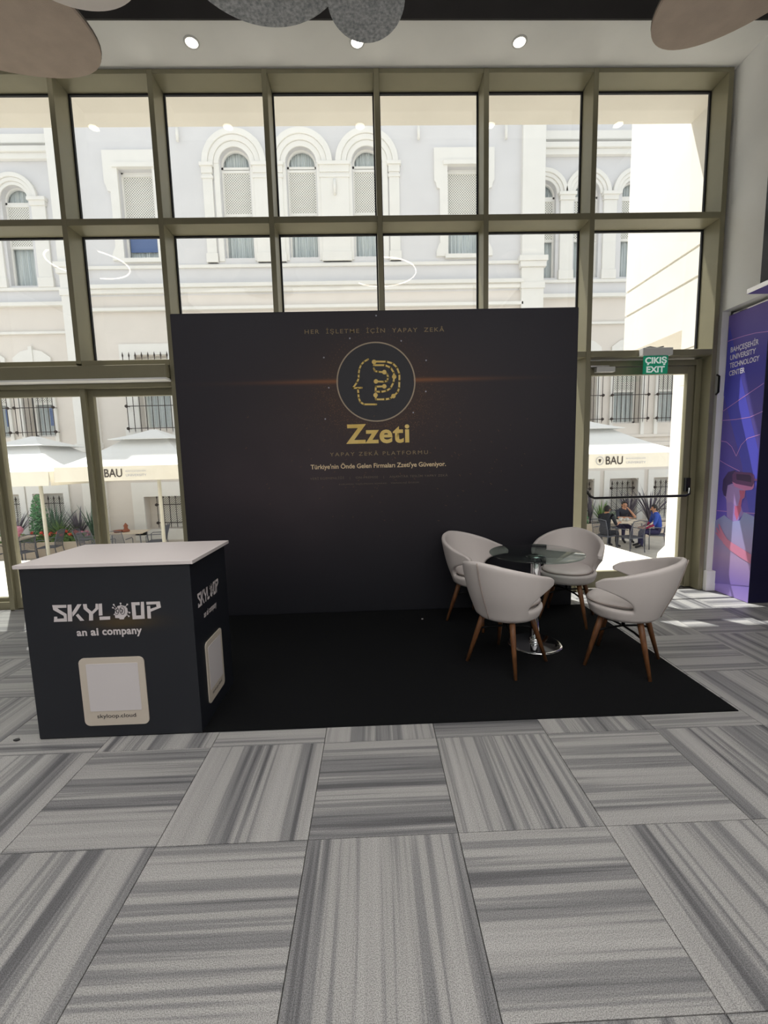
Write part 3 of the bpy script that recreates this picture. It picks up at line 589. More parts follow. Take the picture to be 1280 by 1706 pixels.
# banner stand
bn = room_empty('banner_stand', (6.9, -.25, 0), label='tall purple box stand printed with a person in a virtual reality headset', cat='banner')
BX, BY0, BW, BH = 6.60, .0, .475, 2.885
B().box(BX, 7.7, BY0 - BW, BY0 + .0, 0.0, BH).obj('box_body', 'side_navy', bn, bevel=.004)
def fN(lift): return lambda u, v: (BX - .001 - lift, BY0 - u * BW / .48, v)
B().flat([(.004, .004), (.476, .004), (.476, BH - .004), (.004, BH - .004)], fN(0)).obj('graphic', 'banner', bn, recalc=False)
for k, mm, lf in (('band', 'p_band', .001), ('neck', 'p_neck', .0022), ('redneck', 'p_red', .0026), ('shirt', 'shirt_print', .003), ('face', 'p_face', .0034), ('redface', 'p_red', .0037), ('ear', 'p_face', .004), ('hair', 'p_hair', .0042), ('strap', 'p_head', .0044), ('headset', 'p_head', .0046), ('rim', 'p_rim', .005), ('lens', 'p_lens', .0053), ('arm', 'p_hand', .0056), ('hand', 'p_hand', .0059)):
    B().flat(ART['B'][k], fN(lf)).obj('printed_' + k, mm, bn, recalc=False)
for k, L in ART['L'].items(): B().stroke(L, .006, fN(.002)).obj('printed_line', 'p_line', bn, recalc=False)
for i, t in enumerate(('BAHÇEŞEHİR', 'UNIVERSITY', 'TECHNOLOGY', 'CENTER')):
    wd = (.325, .30, .345, .19)[i]
    text_obj('lettering', t, wd, .052 if i else .082, (BX - .004, BY0 - .055, 2.508 - .078 * i - (0 if i else .014)), (0, -1, 0), (0, 0, 1), 'p_white', bn, .02)
B().box(6.62, 7.3, -.5, -.02, BH, BH + .02).obj('top_rail', 'chrome', bn)

# dark display hung high on the right wall
tv = room_empty('wall_display', (6.4, -1.2, 3.6), label='black flat display panel hung high on the right wall', cat='display')
B().box(6.30, 6.36, -1.9, -.68, 2.93, 4.60).obj('panel', 'tv', tv, bevel=.006)
B().box(6.36, 6.53, -1.5, -1.1, 3.4, 4.1).obj('bracket', 'black_metal', tv)
B().box(6.26, 6.53, -.95, -.60, 2.885, 2.925).obj('arm', 'chrome', tv)

# door pull on the right wall edge
B().tube([(6.515, .0, 2.10), (6.515, -.03, 2.12), (6.515, -.03, 2.28), (6.515, .0, 2.30)], .01, 8).obj('wall_hook', 'black_metal', None, label='slim black handle fixed beside the exit door frame', cat='handle')

# felt ceiling discs
def egg(cx, cy, a, bq, rot, k=0., n=64):
    P = []
    for i in range(n):
        t = 2 * math.pi * i / n; x = a * math.cos(t); y = bq * math.sin(t) * (1 + k * math.cos(t))
        P.append((cx + x * math.cos(rot) - y * math.sin(rot), cy + x * math.sin(rot) + y * math.cos(rot)))
    return P
def felt(name, pts, z, m, label):
    cx = sum(p[0] for p in pts) / len(pts); cy = sum(p[1] for p in pts) / len(pts)
    e = room_empty(name, (cx, cy, z), label=label, cat='ceiling panel', group='felt discs hung from the ceiling')
    B().prism(pts, z, z + .03, 'z').obj('felt_panel', m, e, bevel=.004, seg=2)
    P2 = [(cx + (x - cx) * 1.004, cy + (y - cy) * 1.004) for x, y in pts]
    B().prism(P2, z + .022, z + .034, 'z').obj('edge_band', 'felt_edge', e)
    for dx, dy in ((-.1, 0), (.1, 0)):
        B().tube([(cx + dx, cy + dy, z + .03), (cx + dx, cy + dy, 5.60)], .003, 6).obj('cable', 'black_metal', e)
felt('felt_disc', egg(.36, -1.71, .93, .60, R(38), -.18), 4.3, 'felt_brown', 'large brown felt oval at the left under the ceiling')
felt('felt_disc', egg(1.40, -2.0, .36, .30, 0), 4.1, 'felt_pale', 'pale felt disc overlapping the large brown oval')
felt('felt_disc', egg(2.36, -1.90, .52, .52, 0), 4.3, 'felt_grey', 'larger grey felt disc near the middle of the ceiling edge')
felt('felt_disc', egg(2.94, -1.585, .235, .265, 0), 4.26, 'felt_grey', 'smaller grey felt disc right of the larger grey one')
felt('felt_disc', egg(5.27, -1.80, .64, .40, R(-58), .0), 4.3, 'felt_brown', 'brown felt oval at the upper right corner')
# downlights
for x, lb in ((-1.48, 'left of the others near the entrance'), (-.03, 'above the large brown felt oval'), (1.42, 'above the left part of the dark wall'), (2.87, 'half hidden behind the smaller grey disc'), (4.32, 'above the white chairs'), (5.77, 'above the exit door')):
    e = empty('downlight', (x, -.25, 5.185), label='small round recessed downlight ' + lb, cat='light', group='downlights in the white ceiling strip')
    B().lathe([(.052, -.002), (.052, .0), (.0, .0)], 28, caps=False).obj('lamp_lens', 'lamp', e).location.z = -.002
    B().lathe([(.052, 0), (.052, -.008), (.066, -.006), (.068, 0)], 28, caps=False).obj('bezel', 'plastic', e)
# ring pendants behind the camera
for i, (x, y, rr) in enumerate(((3.17, -3.1, .60), (-1.62, -2.6, .58))):
    e = empty('ring_pendant', (x, y, 4.8), label='thin glowing ring pendant ' + ('over the middle of the hall' if i == 0 else 'near the left side of the hall'), cat='light', group='ring pendants')
    B().tube([(rr * math.cos(t), rr * math.sin(t), 0) for t in [2 * math.pi * k / 64 for k in range(65)]], .011, 8, caps=False).obj('glow_ring', 'ringlight', e)
    for a in (0, 120, 240): B().tube([(rr * math.cos(R(a)), rr * math.sin(R(a)), .01), (0, 0, .82)], .002, 5).obj('wire', 'black_metal', e)
# crumbs on the floor
pts = [(.02 * math.cos(t) * random.uniform(.6, 1), .014 * math.sin(t) * random.uniform(.6, 1)) for t in [2 * math.pi * k / 9 for k in range(9)]]
o = B().prism(pts, 0, .008, 'z').obj('pebble', 'black_plastic', None, bevel=.002, label='tiny dark scrap on the floor left of the counter', cat='debris'); o.location = (.87, -2.24, 0)
o = B().prism([(.009, 0), (0, .007), (-.008, .002), (-.003, -.008)], 0, .007, 'z').obj('paper_scrap', 'white_print', None, label='tiny white scrap on the black carpet left of the chairs', cat='debris'); o.location = (3.33, -.62, .006)

# ================================================================ outside: the building over the courtyard
bd = room_empty('building', (.95, 10.2, -1.3), label='pale classical building with arched lattice windows beyond the courtyard', cat='building')
def wall(name, x0, x1, z0, z1, y0, y1, ops, m):
    b = B(); xs = sorted({x0, x1} | {v for o in ops for v in (o[0] - o[1], o[0] + o[1])}); zs = sorted({z0, z1} | {v for o in ops for v in (o[2], o[3] + o[4]) if z0 < v < z1})
    for za, zb in zip(zs, zs[1:]):
        run = None
        for xa, xb in zip(xs, xs[1:]):
            xm, zm = (xa + xb) / 2, (za + zb) / 2
            hole = any(o[0] - o[1] < xm < o[0] + o[1] and o[2] < zm < o[3] + o[4] for o in ops)
            if hole:
                if run is not None: b.box(run, xa, y0, y1, za, zb); run = None
            elif run is None: run = xa
        if run is not None: b.box(run, xs[-1], y0, y1, za, zb)
    for xc, h, za, zs_, rise in ops:
        if rise > 0:
            arc = [(xc + h * math.cos(t), zs_ + rise * math.sin(t)) for t in [math.pi * k / 20 for k in range(21)]]
            b.strip([(p[0], zs_ + rise + .001) for p in arc], arc, y0, y1)
    return b.obj(name, m, bd)
_lat = {}
def lattice(w, h, parent, x, y, z):
    key = (round(w, 2), round(h, 2))
    if key not in _lat:
        b = B(); p = .078; s = .0145
        for sg in (1, -1):
            k = -math.ceil(h / p)
            while k * p < w + h:
                c = k * p    # line x - sg*(z) = c (sg=1) or x + z = c
                if sg == 1: xa, xb = max(0, c), min(w, c + h); za, zb = xa - c, xb - c
                else: xa, xb = max(0, c - h), min(w, c); za, zb = c - xa, c - xb
                if xb - xa > .01:
                    d = Vector((xb - xa, zb - za)).normalized(); n = Vector((-d.y, d.x)) * s; yy = .004 * sg
                    b.flat([(xa + n.x, za + n.y), (xa - n.x, za - n.y), (xb - n.x, zb - n.y), (xb + n.x, zb + n.y)], lambda a, q: (a, yy - .004, q))
                k += 1
        me = b.mesh('lattice', recalc=False); me.materials.append(M['lattice']); _lat[key] = me
    o = link('lattice_slats', _lat[key], None, parent, kind='stuff'); o.matrix_parent_inverse = Matrix.Identity(4)
    if parent.parent and parent.parent.name in WORLD: pass
    o.location = (x, y, z); return o
def unit(xc, h, z0, zs_, rise, y, lat, panes, blind=None, curt=True):
    fw = .055; b = B(); yb = y + .07
    b.box(xc - h, xc - h + fw, y, yb, z0, zs_).box(xc + h - fw, xc + h, y, yb, z0, zs_).box(xc - h, xc + h, y, yb, z0, z0 + fw)
    if rise > 0:
        T = [math.pi * k / 20 for k in range(21)]
        b.strip([(xc + h * math.cos(t), zs_ + rise * math.sin(t)) for t in T], [(xc + (h - fw) * math.cos(t), zs_ + (rise - fw) * math.sin(t)) for t in T], y, yb)
        b.box(xc - h, xc + h, y, yb, zs_ - .10, zs_ - .03)
    else: b.box(xc - h, xc + h, y, yb, zs_ - fw, zs_)
    for za in (lat[0] - .07, lat[1]): b.box(xc - h, xc + h, y - .01, yb, za, za + .07)
    w = b.obj('window', 'molding', bd)
    g = B(); 
    pts = [(xc - h, z0), (xc + h, z0)] + ([(xc + h * math.cos(t), zs_ + rise * math.sin(t)) for t in [math.pi * k / 16 for k in range(17)]] if rise > 0 else [(xc + h, zs_), (xc - h, zs_)])
    g.flat([p for p in pts], lambda a, q: (a, y + .045, q)); g.obj('pane', 'wglass', w, recalc=False)
    bk = B().box(xc - h - .3, xc + h + .3, y + .55, y + .6, z0 - .1, zs_ + rise + .1).obj('dark_room', 'wdark', w)
    B().box(xc - h + fw, xc + h - fw, y + .03, y + .038, lat[0], lat[1]).obj('dark_backing', 'wdark', w)  # dark board added so the gaps between slats read dark
    l = lattice(2 * (h - fw), lat[1] - lat[0], w, 0, 0, 0); l.location = (xc - h + fw, y + .02, lat[0])
    if curt:
        c = B(); n = 44; xs = [xc - h + 2 * h * k / n for k in range(n + 1)]; P = [(x, y + .14 + .035 * math.sin(k * 1.9) + .015 * math.sin(k * .7)) for k, x in enumerate(xs)]
        zt = zs_ + rise - .02 if rise > 0 else zs_
        for (xa, ya), (xb, yb2) in zip(P, P[1:]):
            if rise > 0:
                ta = zs_ + rise * math.sqrt(max(0, 1 - ((xa - xc) / h) ** 2)); tb_ = zs_ + rise * math.sqrt(max(0, 1 - ((xb - xc) / h) ** 2))
            else: ta = tb_ = zs_
            c.b.faces.new([c.b.verts.new(v) for v in ((xa, ya, z0), (xb, yb2, z0), (xb, yb2, tb_), (xa, ya, ta))])
        c.obj('curtain', 'curtain', w)
    if blind:
        B().box(blind[0], blind[1], y + .05, y + .06, blind[2], blind[3]).obj('blind', 'blue_blind', w)
    return w
def grille(xc, h, z0, z1, y, nb, hz, knobs=True):
    b = B()
    for k in range(nb):
        x = xc - h + 2 * h * k / (nb - 1)
        b.tube([(x, y, z0), (x, y, z1)], .012, 5)
        b.tube([(x, y, z1 - .02), (x, y, z1 + .05), (x, y, z1 + .16)], [.012, .028, .002], 5)
        b.tube([(x, y, z0 - .06), (x, y, z0)], [.003, .012], 5)
    for z in hz:
        b.box(xc - h - .04, xc + h + .04, y - .012, y + .012, z - .011, z + .011)
        for sx in (-1, 1): b.lathe([(0, z - .055), (.045, z - .03), (.055, z), (.045, z + .03), (0, z + .055)], 8, xc + sx * (h + .02), y - .01, caps=False)
        for sx in (-1, 1): b.tube([(xc + sx * h, y, z), (xc + sx * h, y + .2, z)], .012, 5)
    b.obj('window_grille', 'iron', bd)
YM, YR = 10.2, 10.8
cen = [-1.1, .95, 3.0]; rec = [-4.15, 6.05]; RL = [-6.85, -8.35, -9.85, -11.35]; RR = [8.75, 10.3, 11.9, 13.5]
ops = [(x, .46, 8.0, 10.78, .46) for x in cen] + [(x, .53, 8.0, 10.62, 0) for x in rec]
wall('upper_wall', -6.0, 7.9, 6.9, 14.6, YM, YM + .4, ops, 'facade')
ops = [(x, .52, 2.75, 5.05, 0) for x in rec + cen] + [(x, .62, -.62, .48, .26) for x in rec + cen]
wall('lower_wall', -6.0, 7.9, -1.3, 6.9, YM, YM + .4, ops, 'lowfacade')
for nm, xa, xb, L in (('left', -13.5, -6.4, RL), ('right', 8.3, 17, RR)):
    LL = L[1:] if nm == 'left' else L
    wall('upper_wall', xa, xb, 6.9, 14.6, YR, YR + .4, [(x, .42, 7.5, 10.15, .42) for x in (LL if nm == 'left' else L[1:])] + ([(8.84, .42, 7.5, 10.15, .42)] if nm == 'right' else []), 'facade')
    wall('lower_wall', xa, xb, -1.3, 6.9, YR, YR + .4, [(x, .50, 2.6, 4.75, .30) for x in (LL if nm == 'left' else L[1:])] + [(x, .52, -.85, .52, .25) for x in (LL if nm == 'left' else L[1:])], 'lowfacade')
for x in cen:
    unit(x, .46, 8.0, 10.78, .46, YM + .16, (9.38, 10.58), None)
    for r0, r1, pr in ((.98, .80, .13), (.80, .64, .09), (.64, .48, .05)):
        T = [math.pi * k / 28 for k in range(29)]
        B().strip([(x + r0 * math.cos(t), 10.74 + r0 * math.sin(t)) for t in T], [(x + r1 * math.cos(t), 10.74 + r1 * math.sin(t)) for t in T], YM - pr, YM).obj('archivolt', 'molding', bd, bevel=.012, seg=1)
    for s in (-1, 1): B().box(x + s * .56 - .08, x + s * .56 + .08, YM - .04, YM, 7.9, 10.74).obj('jamb_molding', 'molding', bd)
for xa, xb in ((-2.10, -1.80), (-.52, .36), (1.54, 2.42), (3.68, 4.0)):
    p = room_empty('pilaster', ((xa + xb) / 2, YM, 7.0)); p.parent = bd; p.matrix_parent_inverse = Matrix.Translation(-bd.location); WORLD.discard(p.name)
    bd_children = B().box(xa, xb, YM - .07, YM, 7.85, 10.45).box(xa - .03, xb + .03, YM - .11, YM, 7.85, 8.12).box(xa - .03, xb + .03, YM - .10, YM, 10.30, 10.38).box(xa - .02, xb + .02, YM - .10, YM, 10.45, 10.74).box(xa - .06, xb + .06, YM - .15, YM, 10.64, 10.74)
    bpy.data.objects.remove(p); bd_children.obj('pilaster', 'molding', bd, bevel=.006, seg=1)
for x in rec:
    unit(x, .53, 8.0, 10.62, 0, YM + .16, (9.3, 10.5), None, blind=(x - .45, x + .45, 8.3, 8.95) if x < 0 else None)
    O = .95; I = .78
    B().prism([(x - O, 11.13), (x + O, 11.13), (x + O, 10.2), (x + O - .05, 10.12), (x + O - .08, 9.98), (x + I, 9.95), (x + I, 8.35), (x + I + .06, 8.25), (x + I + .12, 8.1), (x + I + .12, 7.95), (x + .53, 7.95), (x + .53, 10.66), (x - .53, 10.66), (x - .53, 7.95), (x - I - .12, 7.95), (x - I - .12, 8.1), (x - I - .06, 8.25), (x - I, 8.35), (x - I, 9.95), (x - O + .08, 9.98), (x - O + .05, 10.12), (x - O, 10.2)], YM - .08, YM).obj('window_surround', 'molding', bd)
    B().box(x - .66, x + .66, YM - .14, YM, 10.62, 10.74).obj('hood_molding', 'molding', bd); B().box(x - .62, x + .62, YM - .12, YM, 7.88, 8.0).obj('window_ledge', 'molding', bd)
for x in rec + cen:
    unit(x, .52, 2.75, 5.05, 0, YM + .30, (4.0, 4.98), None, curt=True)
    B().prism([(x - .98, 5.42), (x + .98, 5.42), (x + .98, 4.3), (x + .88, 4.15), (x + .88, 2.9), (x + 1.0, 2.75), (x + 1.0, 2.45), (x + .52, 2.45), (x + .52, 5.08), (x - .52, 5.08), (x - .52, 2.45), (x - 1.0, 2.45), (x - 1.0, 2.75), (x - .88, 2.9), (x - .88, 4.15), (x - .98, 4.3)], YM - .07, YM).obj('window_surround', 'molding', bd)
    grille(x, .80, 2.66, 4.98, YM - .22, 9, (2.74, 3.45))
    T = [math.pi * k / 16 for k in range(17)]
    B().strip([(x + 1.0, -.80), (x + 1.0, .98), (x - 1.0, .98), (x - 1.0, -.80)], [(x + .62, -.80), (x + .62, .5), (x - .62, .5), (x - .62, -.80)], YM - .06, YM).box(x - 1.0, x + 1.0, YM - .06, YM, -.98, -.62).obj('window_surround', 'molding', bd)
    unit(x + .18, .42, -.60, .62, 0, YM + .34, (-.50, .5), None, curt=False)
    B().box(x - .62, x - .23, YM + .32, YM + .38, -.62, .76).box(x + .59, x + .63, YM + .32, YM + .38, -.62, .76).box(x - .24, x + .6, YM + .32, YM + .38, .61, .76).obj('niche_wall', 'lowfacade', bd)
    grille(x + .12, .42, -.55, .42, YM + .16, 5, (-.42, .2))
# string courses and ledges on the main front
for za, zb, pr in ((7.70, 7.80, .07), (7.08, 7.20, .20), (6.95, 7.08, .12), (6.42, 6.52, .14), (2.02, 2.14, .10), (1.10, 1.18, .07)):
    B().box(-6.05, 7.95, YM - pr, YM, za, zb).obj('string_course', 'molding' if za > 4 else 'lowfacade', bd, bevel=.01, seg=1)
for xa, xb in ((-6.72, -5.98), (7.88, 8.60)):
    B().box(xa, xb, YM - .14, YR + .3, 7.8, 14.6).box(xa - .10, xb + .10, YM - .24, YR + .3, 7.72, 7.88).box(xa - .06, xb + .06, YM - .20, YR + .3, 7.55, 7.72).box(xa, xb, YM - .14, YR + .3, -1.3, 7.55).box(xa - .03, xb + .03, YM - .18, YR + .3, 6.9, 7.1).box(xa - .04, xb + .04, YM - .2, YR + .3, 2.02, 2.3).box(xa - .05, xb + .05, YM - .2, YR + .3, -1.3, -.8).obj('corner_pilaster', 'molding', bd, bevel=.01, seg=1)
for nm, xa, xb, L in (('left', -13.5, -6.7, RL[1:]), ('right', 8.6, 17, [8.84] + RR[1:])):
    for za, zb, pr in ((11.72, 11.98, .12), (11.25, 11.42, .14), (11.42, 11.58, .22), (7.32, 7.42, .08), (6.82, 6.94, .16), (5.95, 6.03, .10), (2.10, 2.2, .08), (1.78, 1.92, .10)):
        B().box(xa, xb, YR - pr, YR, za, zb).obj('string_course', 'molding' if za > 4 else 'lowfacade', bd, bevel=.01, seg=1)
    for x in L:
        unit(x, .42, 7.5, 10.15, .42, YR + .16, (8.78, 9.98), None)
        for r0, r1, pr in ((.77, .64, .12), (.64, .53, .08), (.53, .43, .04)):
            T = [math.pi * k / 24 for k in range(25)]
            B().strip([(x + r0 * math.cos(t), 10.12 + r0 * math.sin(t)) for t in T], [(x + r1 * math.cos(t), 10.12 + r1 * math.sin(t)) for t in T], YR - pr, YR).obj('archivolt', 'molding', bd, bevel=.01, seg=1)
        xp = x + .76
        B().box(xp - .22, xp + .22, YR - .07, YR, 7.42, 9.9).box(xp - .25, xp + .25, YR - .11, YR, 9.9, 10.12).box(xp - .29, xp + .29, YR - .16, YR, 10.04, 10.14).box(xp - .25, xp + .25, YR - .1, YR, 7.42, 7.72).obj('pilaster', 'molding', bd, bevel=.006, seg=1)
    for x in (L if nm == 'left' else L[1:]):
        unit(x + .05, .42, 2.62, 4.85, 0, YR + .30, (3.78, 4.8), None, blind=(x + .1, x + .4, 3.0, 3.6) if nm == 'left' else None)
        B().prism([(x - .62, 5.2), (x - .35, 5.4), (x, 5.48), (x + .35, 5.4), (x + .62, 5.2), (x + .62, 2.1), (x + .5, 2.1), (x + .5, 4.85), (x + .3, 5.0), (x, 5.05), (x - .3, 5.0), (x - .5, 4.85), (x - .5, 2.1), (x - .62, 2.1)], YR - .07, YR).box(x - .06, x + .06, YR - .1, YR, 5.05, 5.56).obj('window_surround', 'molding', bd)
        grille(x, .62, 2.66, 4.78, YR - .22, 9, (2.74, 3.55, 4.4))
        B().strip([(x + .72, -1.0), (x + .72, .95), (x - .72, .95), (x - .72, -1.0)], [(x + .52, -1.0), (x + .52, .66), (x - .52, .66), (x - .52, -1.0)], YR - .05, YR).obj('window_surround', 'molding', bd)
        unit(x + .10, .40, -.84, .60, 0, YR + .34, (-.7, .5), None, curt=False)
        B().box(x - .52, x - .29, YR + .32, YR + .38, -.85, .78).box(x + .49, x + .53, YR + .32, YR + .38, -.85, .78).box(x - .3, x + .5, YR + .32, YR + .38, .59, .78).obj('niche_wall', 'lowfacade', bd)
        grille(x + .05, .38, -.75, .42, YR + .14, 5, (-.5, .3))
for x, z, y in ((1.98, 10.0, YM), (-2.75, 11.55, YM), (4.62, 11.55, YM), (7.35, 11.55, YM)):
    B().lathe([(.045, z - .22), (.045, z + .22), (0, z + .22)], 12, x, y - .12).obj('wall_lamp', 'molding', bd)

# parasols
def parasol(loc, rz, label, logo_at=None, half=1.75, zv=2.5):
    e = empty('parasol', loc, R(rz), label, 'parasol', 'cream courtyard parasols')
    B().tube([(0, 0, 0), (0, 0, 3.3)], .045, 12).obj('pole', 'pole', e)
    B().box(-.4, .4, -.4, .4, 0, .06).lathe([(.09, .06), (.09, .3), (.06, .34)], 14).obj('base_plate', 'pole', e, bevel=.01)
    def pyr(h, z0, z1, h2, sag, nm, m):
        b = B(); G = 8
        pts = []
        for side in range(4):
            a = R(90 * side)
            for k in range(G):
                t = -1 + 2 * k / G; pts.append((math.cos(a) * 1 - math.sin(a) * t, math.sin(a) + math.cos(a) * t))
        rings = []
        for j in range(6):
            q = j / 5; hh = h + (h2 - h) * q; z = z0 + (z1 - z0) * q - sag * math.sin(math.pi * q)
            rings.append([b.b.verts.new((x * hh, y * hh, z)) for x, y in pts])
        for A, Bq in zip(rings, rings[1:]):
            for k in range(len(pts)): b.b.faces.new((A[k], A[(k + 1) % len(pts)], Bq[(k + 1) % len(pts)], Bq[k]))
        if h2 < .2: b.b.faces.new(rings[-1])
        o = b.obj(nm, m, e); md = o.modifiers.new('s', 'SOLIDIFY'); md.thickness = .012; return o
    cn = pyr(half, zv + .32, zv + 1.0, .5, .05, 'canopy', 'umb_top')
    pyr(.78, zv + .98, zv + 1.25, .06, .02, 'vent_cap', 'umb_top')
    v = B(); hv = half + .005
    for s in range(4):
        a = R(90 * s); c, sn = math.cos(a), math.sin(a); N = 14; L = []
        for k in range(N + 1):
            t = -1 + 2 * k / N; bul = .02 + .012 * math.sin(k * 1.7 + s); L.append((c * hv - sn * t * hv, sn * hv + c * t * hv, c * bul, sn * bul))
        for (xa, ya, ba, ca), (xb, yb, bb, cb_) in zip(L, L[1:]):
            v.b.faces.new([v.b.verts.new(q) for q in ((xa, ya, zv + .33), (xb, yb, zv + .33), (xb + bb, yb + cb_, zv), (xa + ba, ya + ca, zv))])
    o = v.obj('valance', 'umb', e); o.modifiers.new('s', 'SOLIDIFY').thickness = .01
    rbm = B()
    for k in range(8):
        a = R(45 * k); rr = half * (1.38 if k % 2 else .98)
        rbm.tube([(0, 0, zv + .95), (rr * math.cos(a), rr * math.sin(a), zv + .31)], .012, 5)
        rbm.tube([(0, 0, zv + .15), (rr * .5 * math.cos(a), rr * .5 * math.sin(a), zv + .62)], .010, 5)
    rbm.obj('ribs', 'pole', e, kind='stuff')
    B().lathe([(.07, zv + .05), (.07, zv + .22), (.05, zv + .25)], 12).obj('hub', 'pole', e)
    if logo_at is not None:
        x = logo_at; y = -half - .04
        text_obj('lettering', 'BAU', .40, .19, (x + .22, y, zv + .08), (1, 0, 0), (0, 0, 1), 'iron', e, .008)
        text_obj('lettering', 'BAHÇEŞEHİR', .46, .05, (x + .70, y, zv + .185), (1, 0, 0), (0, 0, 1), 'star', e)
        text_obj('lettering', 'UNIVERSITY', .46, .05, (x + .70, y, zv + .09), (1, 0, 0), (0, 0, 1), 'star', e)
        q = B(); g = lambda a, z: (a, y, z)
        q.stroke([(x + .08 + .085 * math.cos(t), zv + .17 + .09 * math.sin(t)) for t in [2 * math.pi * k / 20 for k in range(21)]], .012, g)
        q.obj('emblem_ring', 'star', e, recalc=False)
        q = B(); q.flat([(x + .05, zv + .21), (x + .11, zv + .21), (x + .105, zv + .16), (x + .08, zv + .12), (x + .055, zv + .16)], g); q.obj('emblem_shield', 'iron', e, recalc=False)
    return e
GZ = -1.3
parasol((-2.72, 7.05, GZ), 0, 'cream parasol just left of the dark display wall, with BAU on its edge', -.66, 1.55)
parasol((8.55, 7.2, GZ), 0, 'cream parasol seen through the exit door, with BAU on its edge', -.46)
parasol((-6.05, 7.4, GZ), -4, 'cream parasol at the far left, one sunlit corner pointing at the door', None, 1.68, 2.42)

# garden furniture
def garden_chair():
    e = empty('garden_chair', (0, 0, 0)); f = B(); r = .013
    for s in (-1, 1):
        f.tube([(.24, s * .25, 0), (.25, s * .25, .30), (.24, s * .25, .62), (.18, s * .25, .66), (-.20, s * .25, .66)], r, 6)
        f.tube([(-.30, s * .24, 0), (-.24, s * .23, .42), (-.26, s * .23, .60), (-.36, s * .22, .92)], r, 6)
    f.tube([(-.36, -.22, .92), (-.37, 0, .95), (-.36, .22, .92)], r, 6); f.tube([(.24, -.25, .42), (.24, .25, .42)], r, 6); f.tube([(-.24, -.23, .42), (-.24, .23, .42)], r, 6)
    f.tube([(.24, -.25, .42), (-.24, -.23, .42)], r, 6); f.tube([(.24, .25, .42), (-.24, .23, .42)], r, 6)
    f.obj('frame', 'chairmetal', e)
    g = B()
    for k in range(1, 16): y = -.23 + .46 * k / 16; g.box(-.24, .24, y - .004, y + .004, .425, .432)
    for k in range(1, 12): x = -.24 + .48 * k / 12; g.box(x - .004, x + .004, -.23, .23, .424, .431)
    g.obj('seat_mesh', 'chairmetal', e, kind='stuff')
    g = B()
    for k in range(1, 16):
        y = -.22 + .44 * k / 16; g.tube([(-.25, y, .45), (-.26, y, .60), (-.36, y, .92)], .004, 4)
    for k in range(1, 10):
        t = k / 10; x = -.25 - .11 * t; z = .47 + .43 * t; g.box(x - .003, x + .003, -.22, .22, z - .004, z + .004)
    g.obj('back_mesh', 'chairmetal', e, kind='stuff'); return e
gch = garden_chair()
gspots = [(-5.95, 9.0, 10, 'grey mesh garden chair at the left end of the table below the barred window'), (-4.1, 9.45, 190, 'grey mesh garden chair at the right end of the table left of the display wall'), (-4.75, 8.55, 95, 'grey mesh garden chair in front of the table left of the display wall'), (-5.5, 8.5, 85, 'second grey mesh garden chair in front of that table, further left'),
          (-7.35, 8.1, 160, 'grey mesh garden chair left of the far parasol pole'), (-7.1, 8.9, 190, 'grey mesh garden chair behind the far parasol pole'), (-8.0, 7.75, 95, 'grey mesh garden chair in front of the far left table'), (-8.6, 7.9, 80, 'grey mesh garden chair cut by the left sliding door post'),
          (9.80, 8.05, 30, 'garden chair under the person in black'), (10.35, 7.70, 100, 'empty garden chair in front of the people at the table'), (11.3, 7.95, 160, 'garden chair under the person in the blue jacket'), (11.0, 9.35, 265, 'garden chair under the man with his elbows on the table')]
for i, (x, y, a, lb) in enumerate(gspots):
    o = gch if i == 0 else copy_tree(gch)
    o.location = (x, y, GZ); o.rotation_euler = (0, 0, R(a)); o['label'] = lb; o['category'] = 'chair'; o['group'] = 'mesh garden chairs in the courtyard'
def garden_table(x, y, sx, sy, lb, rz=0):
    e = empty('garden_table', (x, y, GZ), R(rz), lb, 'table', 'cream topped garden tables')
    B().box(-sx, sx, -sy, sy, .72, .75).obj('table_top', 'cloth', e, bevel=.008)
    for a in (-1, 1):
        for c in (-1, 1): B().tube([(a * (sx - .1), c * (sy - .1), .72), (a * (sx - .06), c * (sy - .06), 0)], .018, 6).obj('leg', 'chairmetal', e)
    return e
garden_table(-5.02, 9.35, .62, .38, 'cream garden table with a small ornament, below the barred window', 8)
garden_table(-8.35, 8.75, .75, .42, 'cream garden table at the far left before the flower bed', 6)
garden_table(10.62, 8.62, .55, .40, 'garden table where three people sit outside the exit door', -8)
o = B().lathe([(0, 0), (.10, .01), (.11, .05), (.06, .10), (.05, .16), (.07, .2), (.02, .27), (0, .3)], 12, caps=False).obj('ornament', 'pot', label='small terracotta ornament on the cream garden table', cat='ornament'); o.location = (-5.0, 9.35, GZ + .75)
o = B().lathe([(0, 0), (.12, .0), (.14, .07), (.0, .07)], 12, caps=False).obj('bowl', 'pot', label='low terracotta bowl beside the small ornament', cat='bowl'); o.location = (-5.22, 9.3, GZ + .75)
o = B().lathe([(0, 0), (.06, 0), (.06, .1), (.14, .16), (.16, .26), (.1, .34), (0, .36)], 12, caps=False).obj('flower_pot', 'pink', label='pot of pink and white blossom on the far left garden table', cat='plant'); o.location = (-7.95, 8.8, GZ + .75)
for i, (x, y, c) in enumerate(((10.62, 8.66, 'cloth'), (10.74, 8.55, 'plastic'), (10.5, 8.5, 'plastic'))):
    o = B().lathe([(0, 0), (.035, 0), (.045, .11), (.04, .11), (.03, .01), (0, .01)], 12, caps=False).obj('cup', c, label=('taller cream cup in the middle of the outdoor table', 'white cup near the blue jacket on the outdoor table', 'white cup at the left of the outdoor table')[i], cat='cup', group='cups on the outdoor table'); o.location = (x, y, GZ + .75)
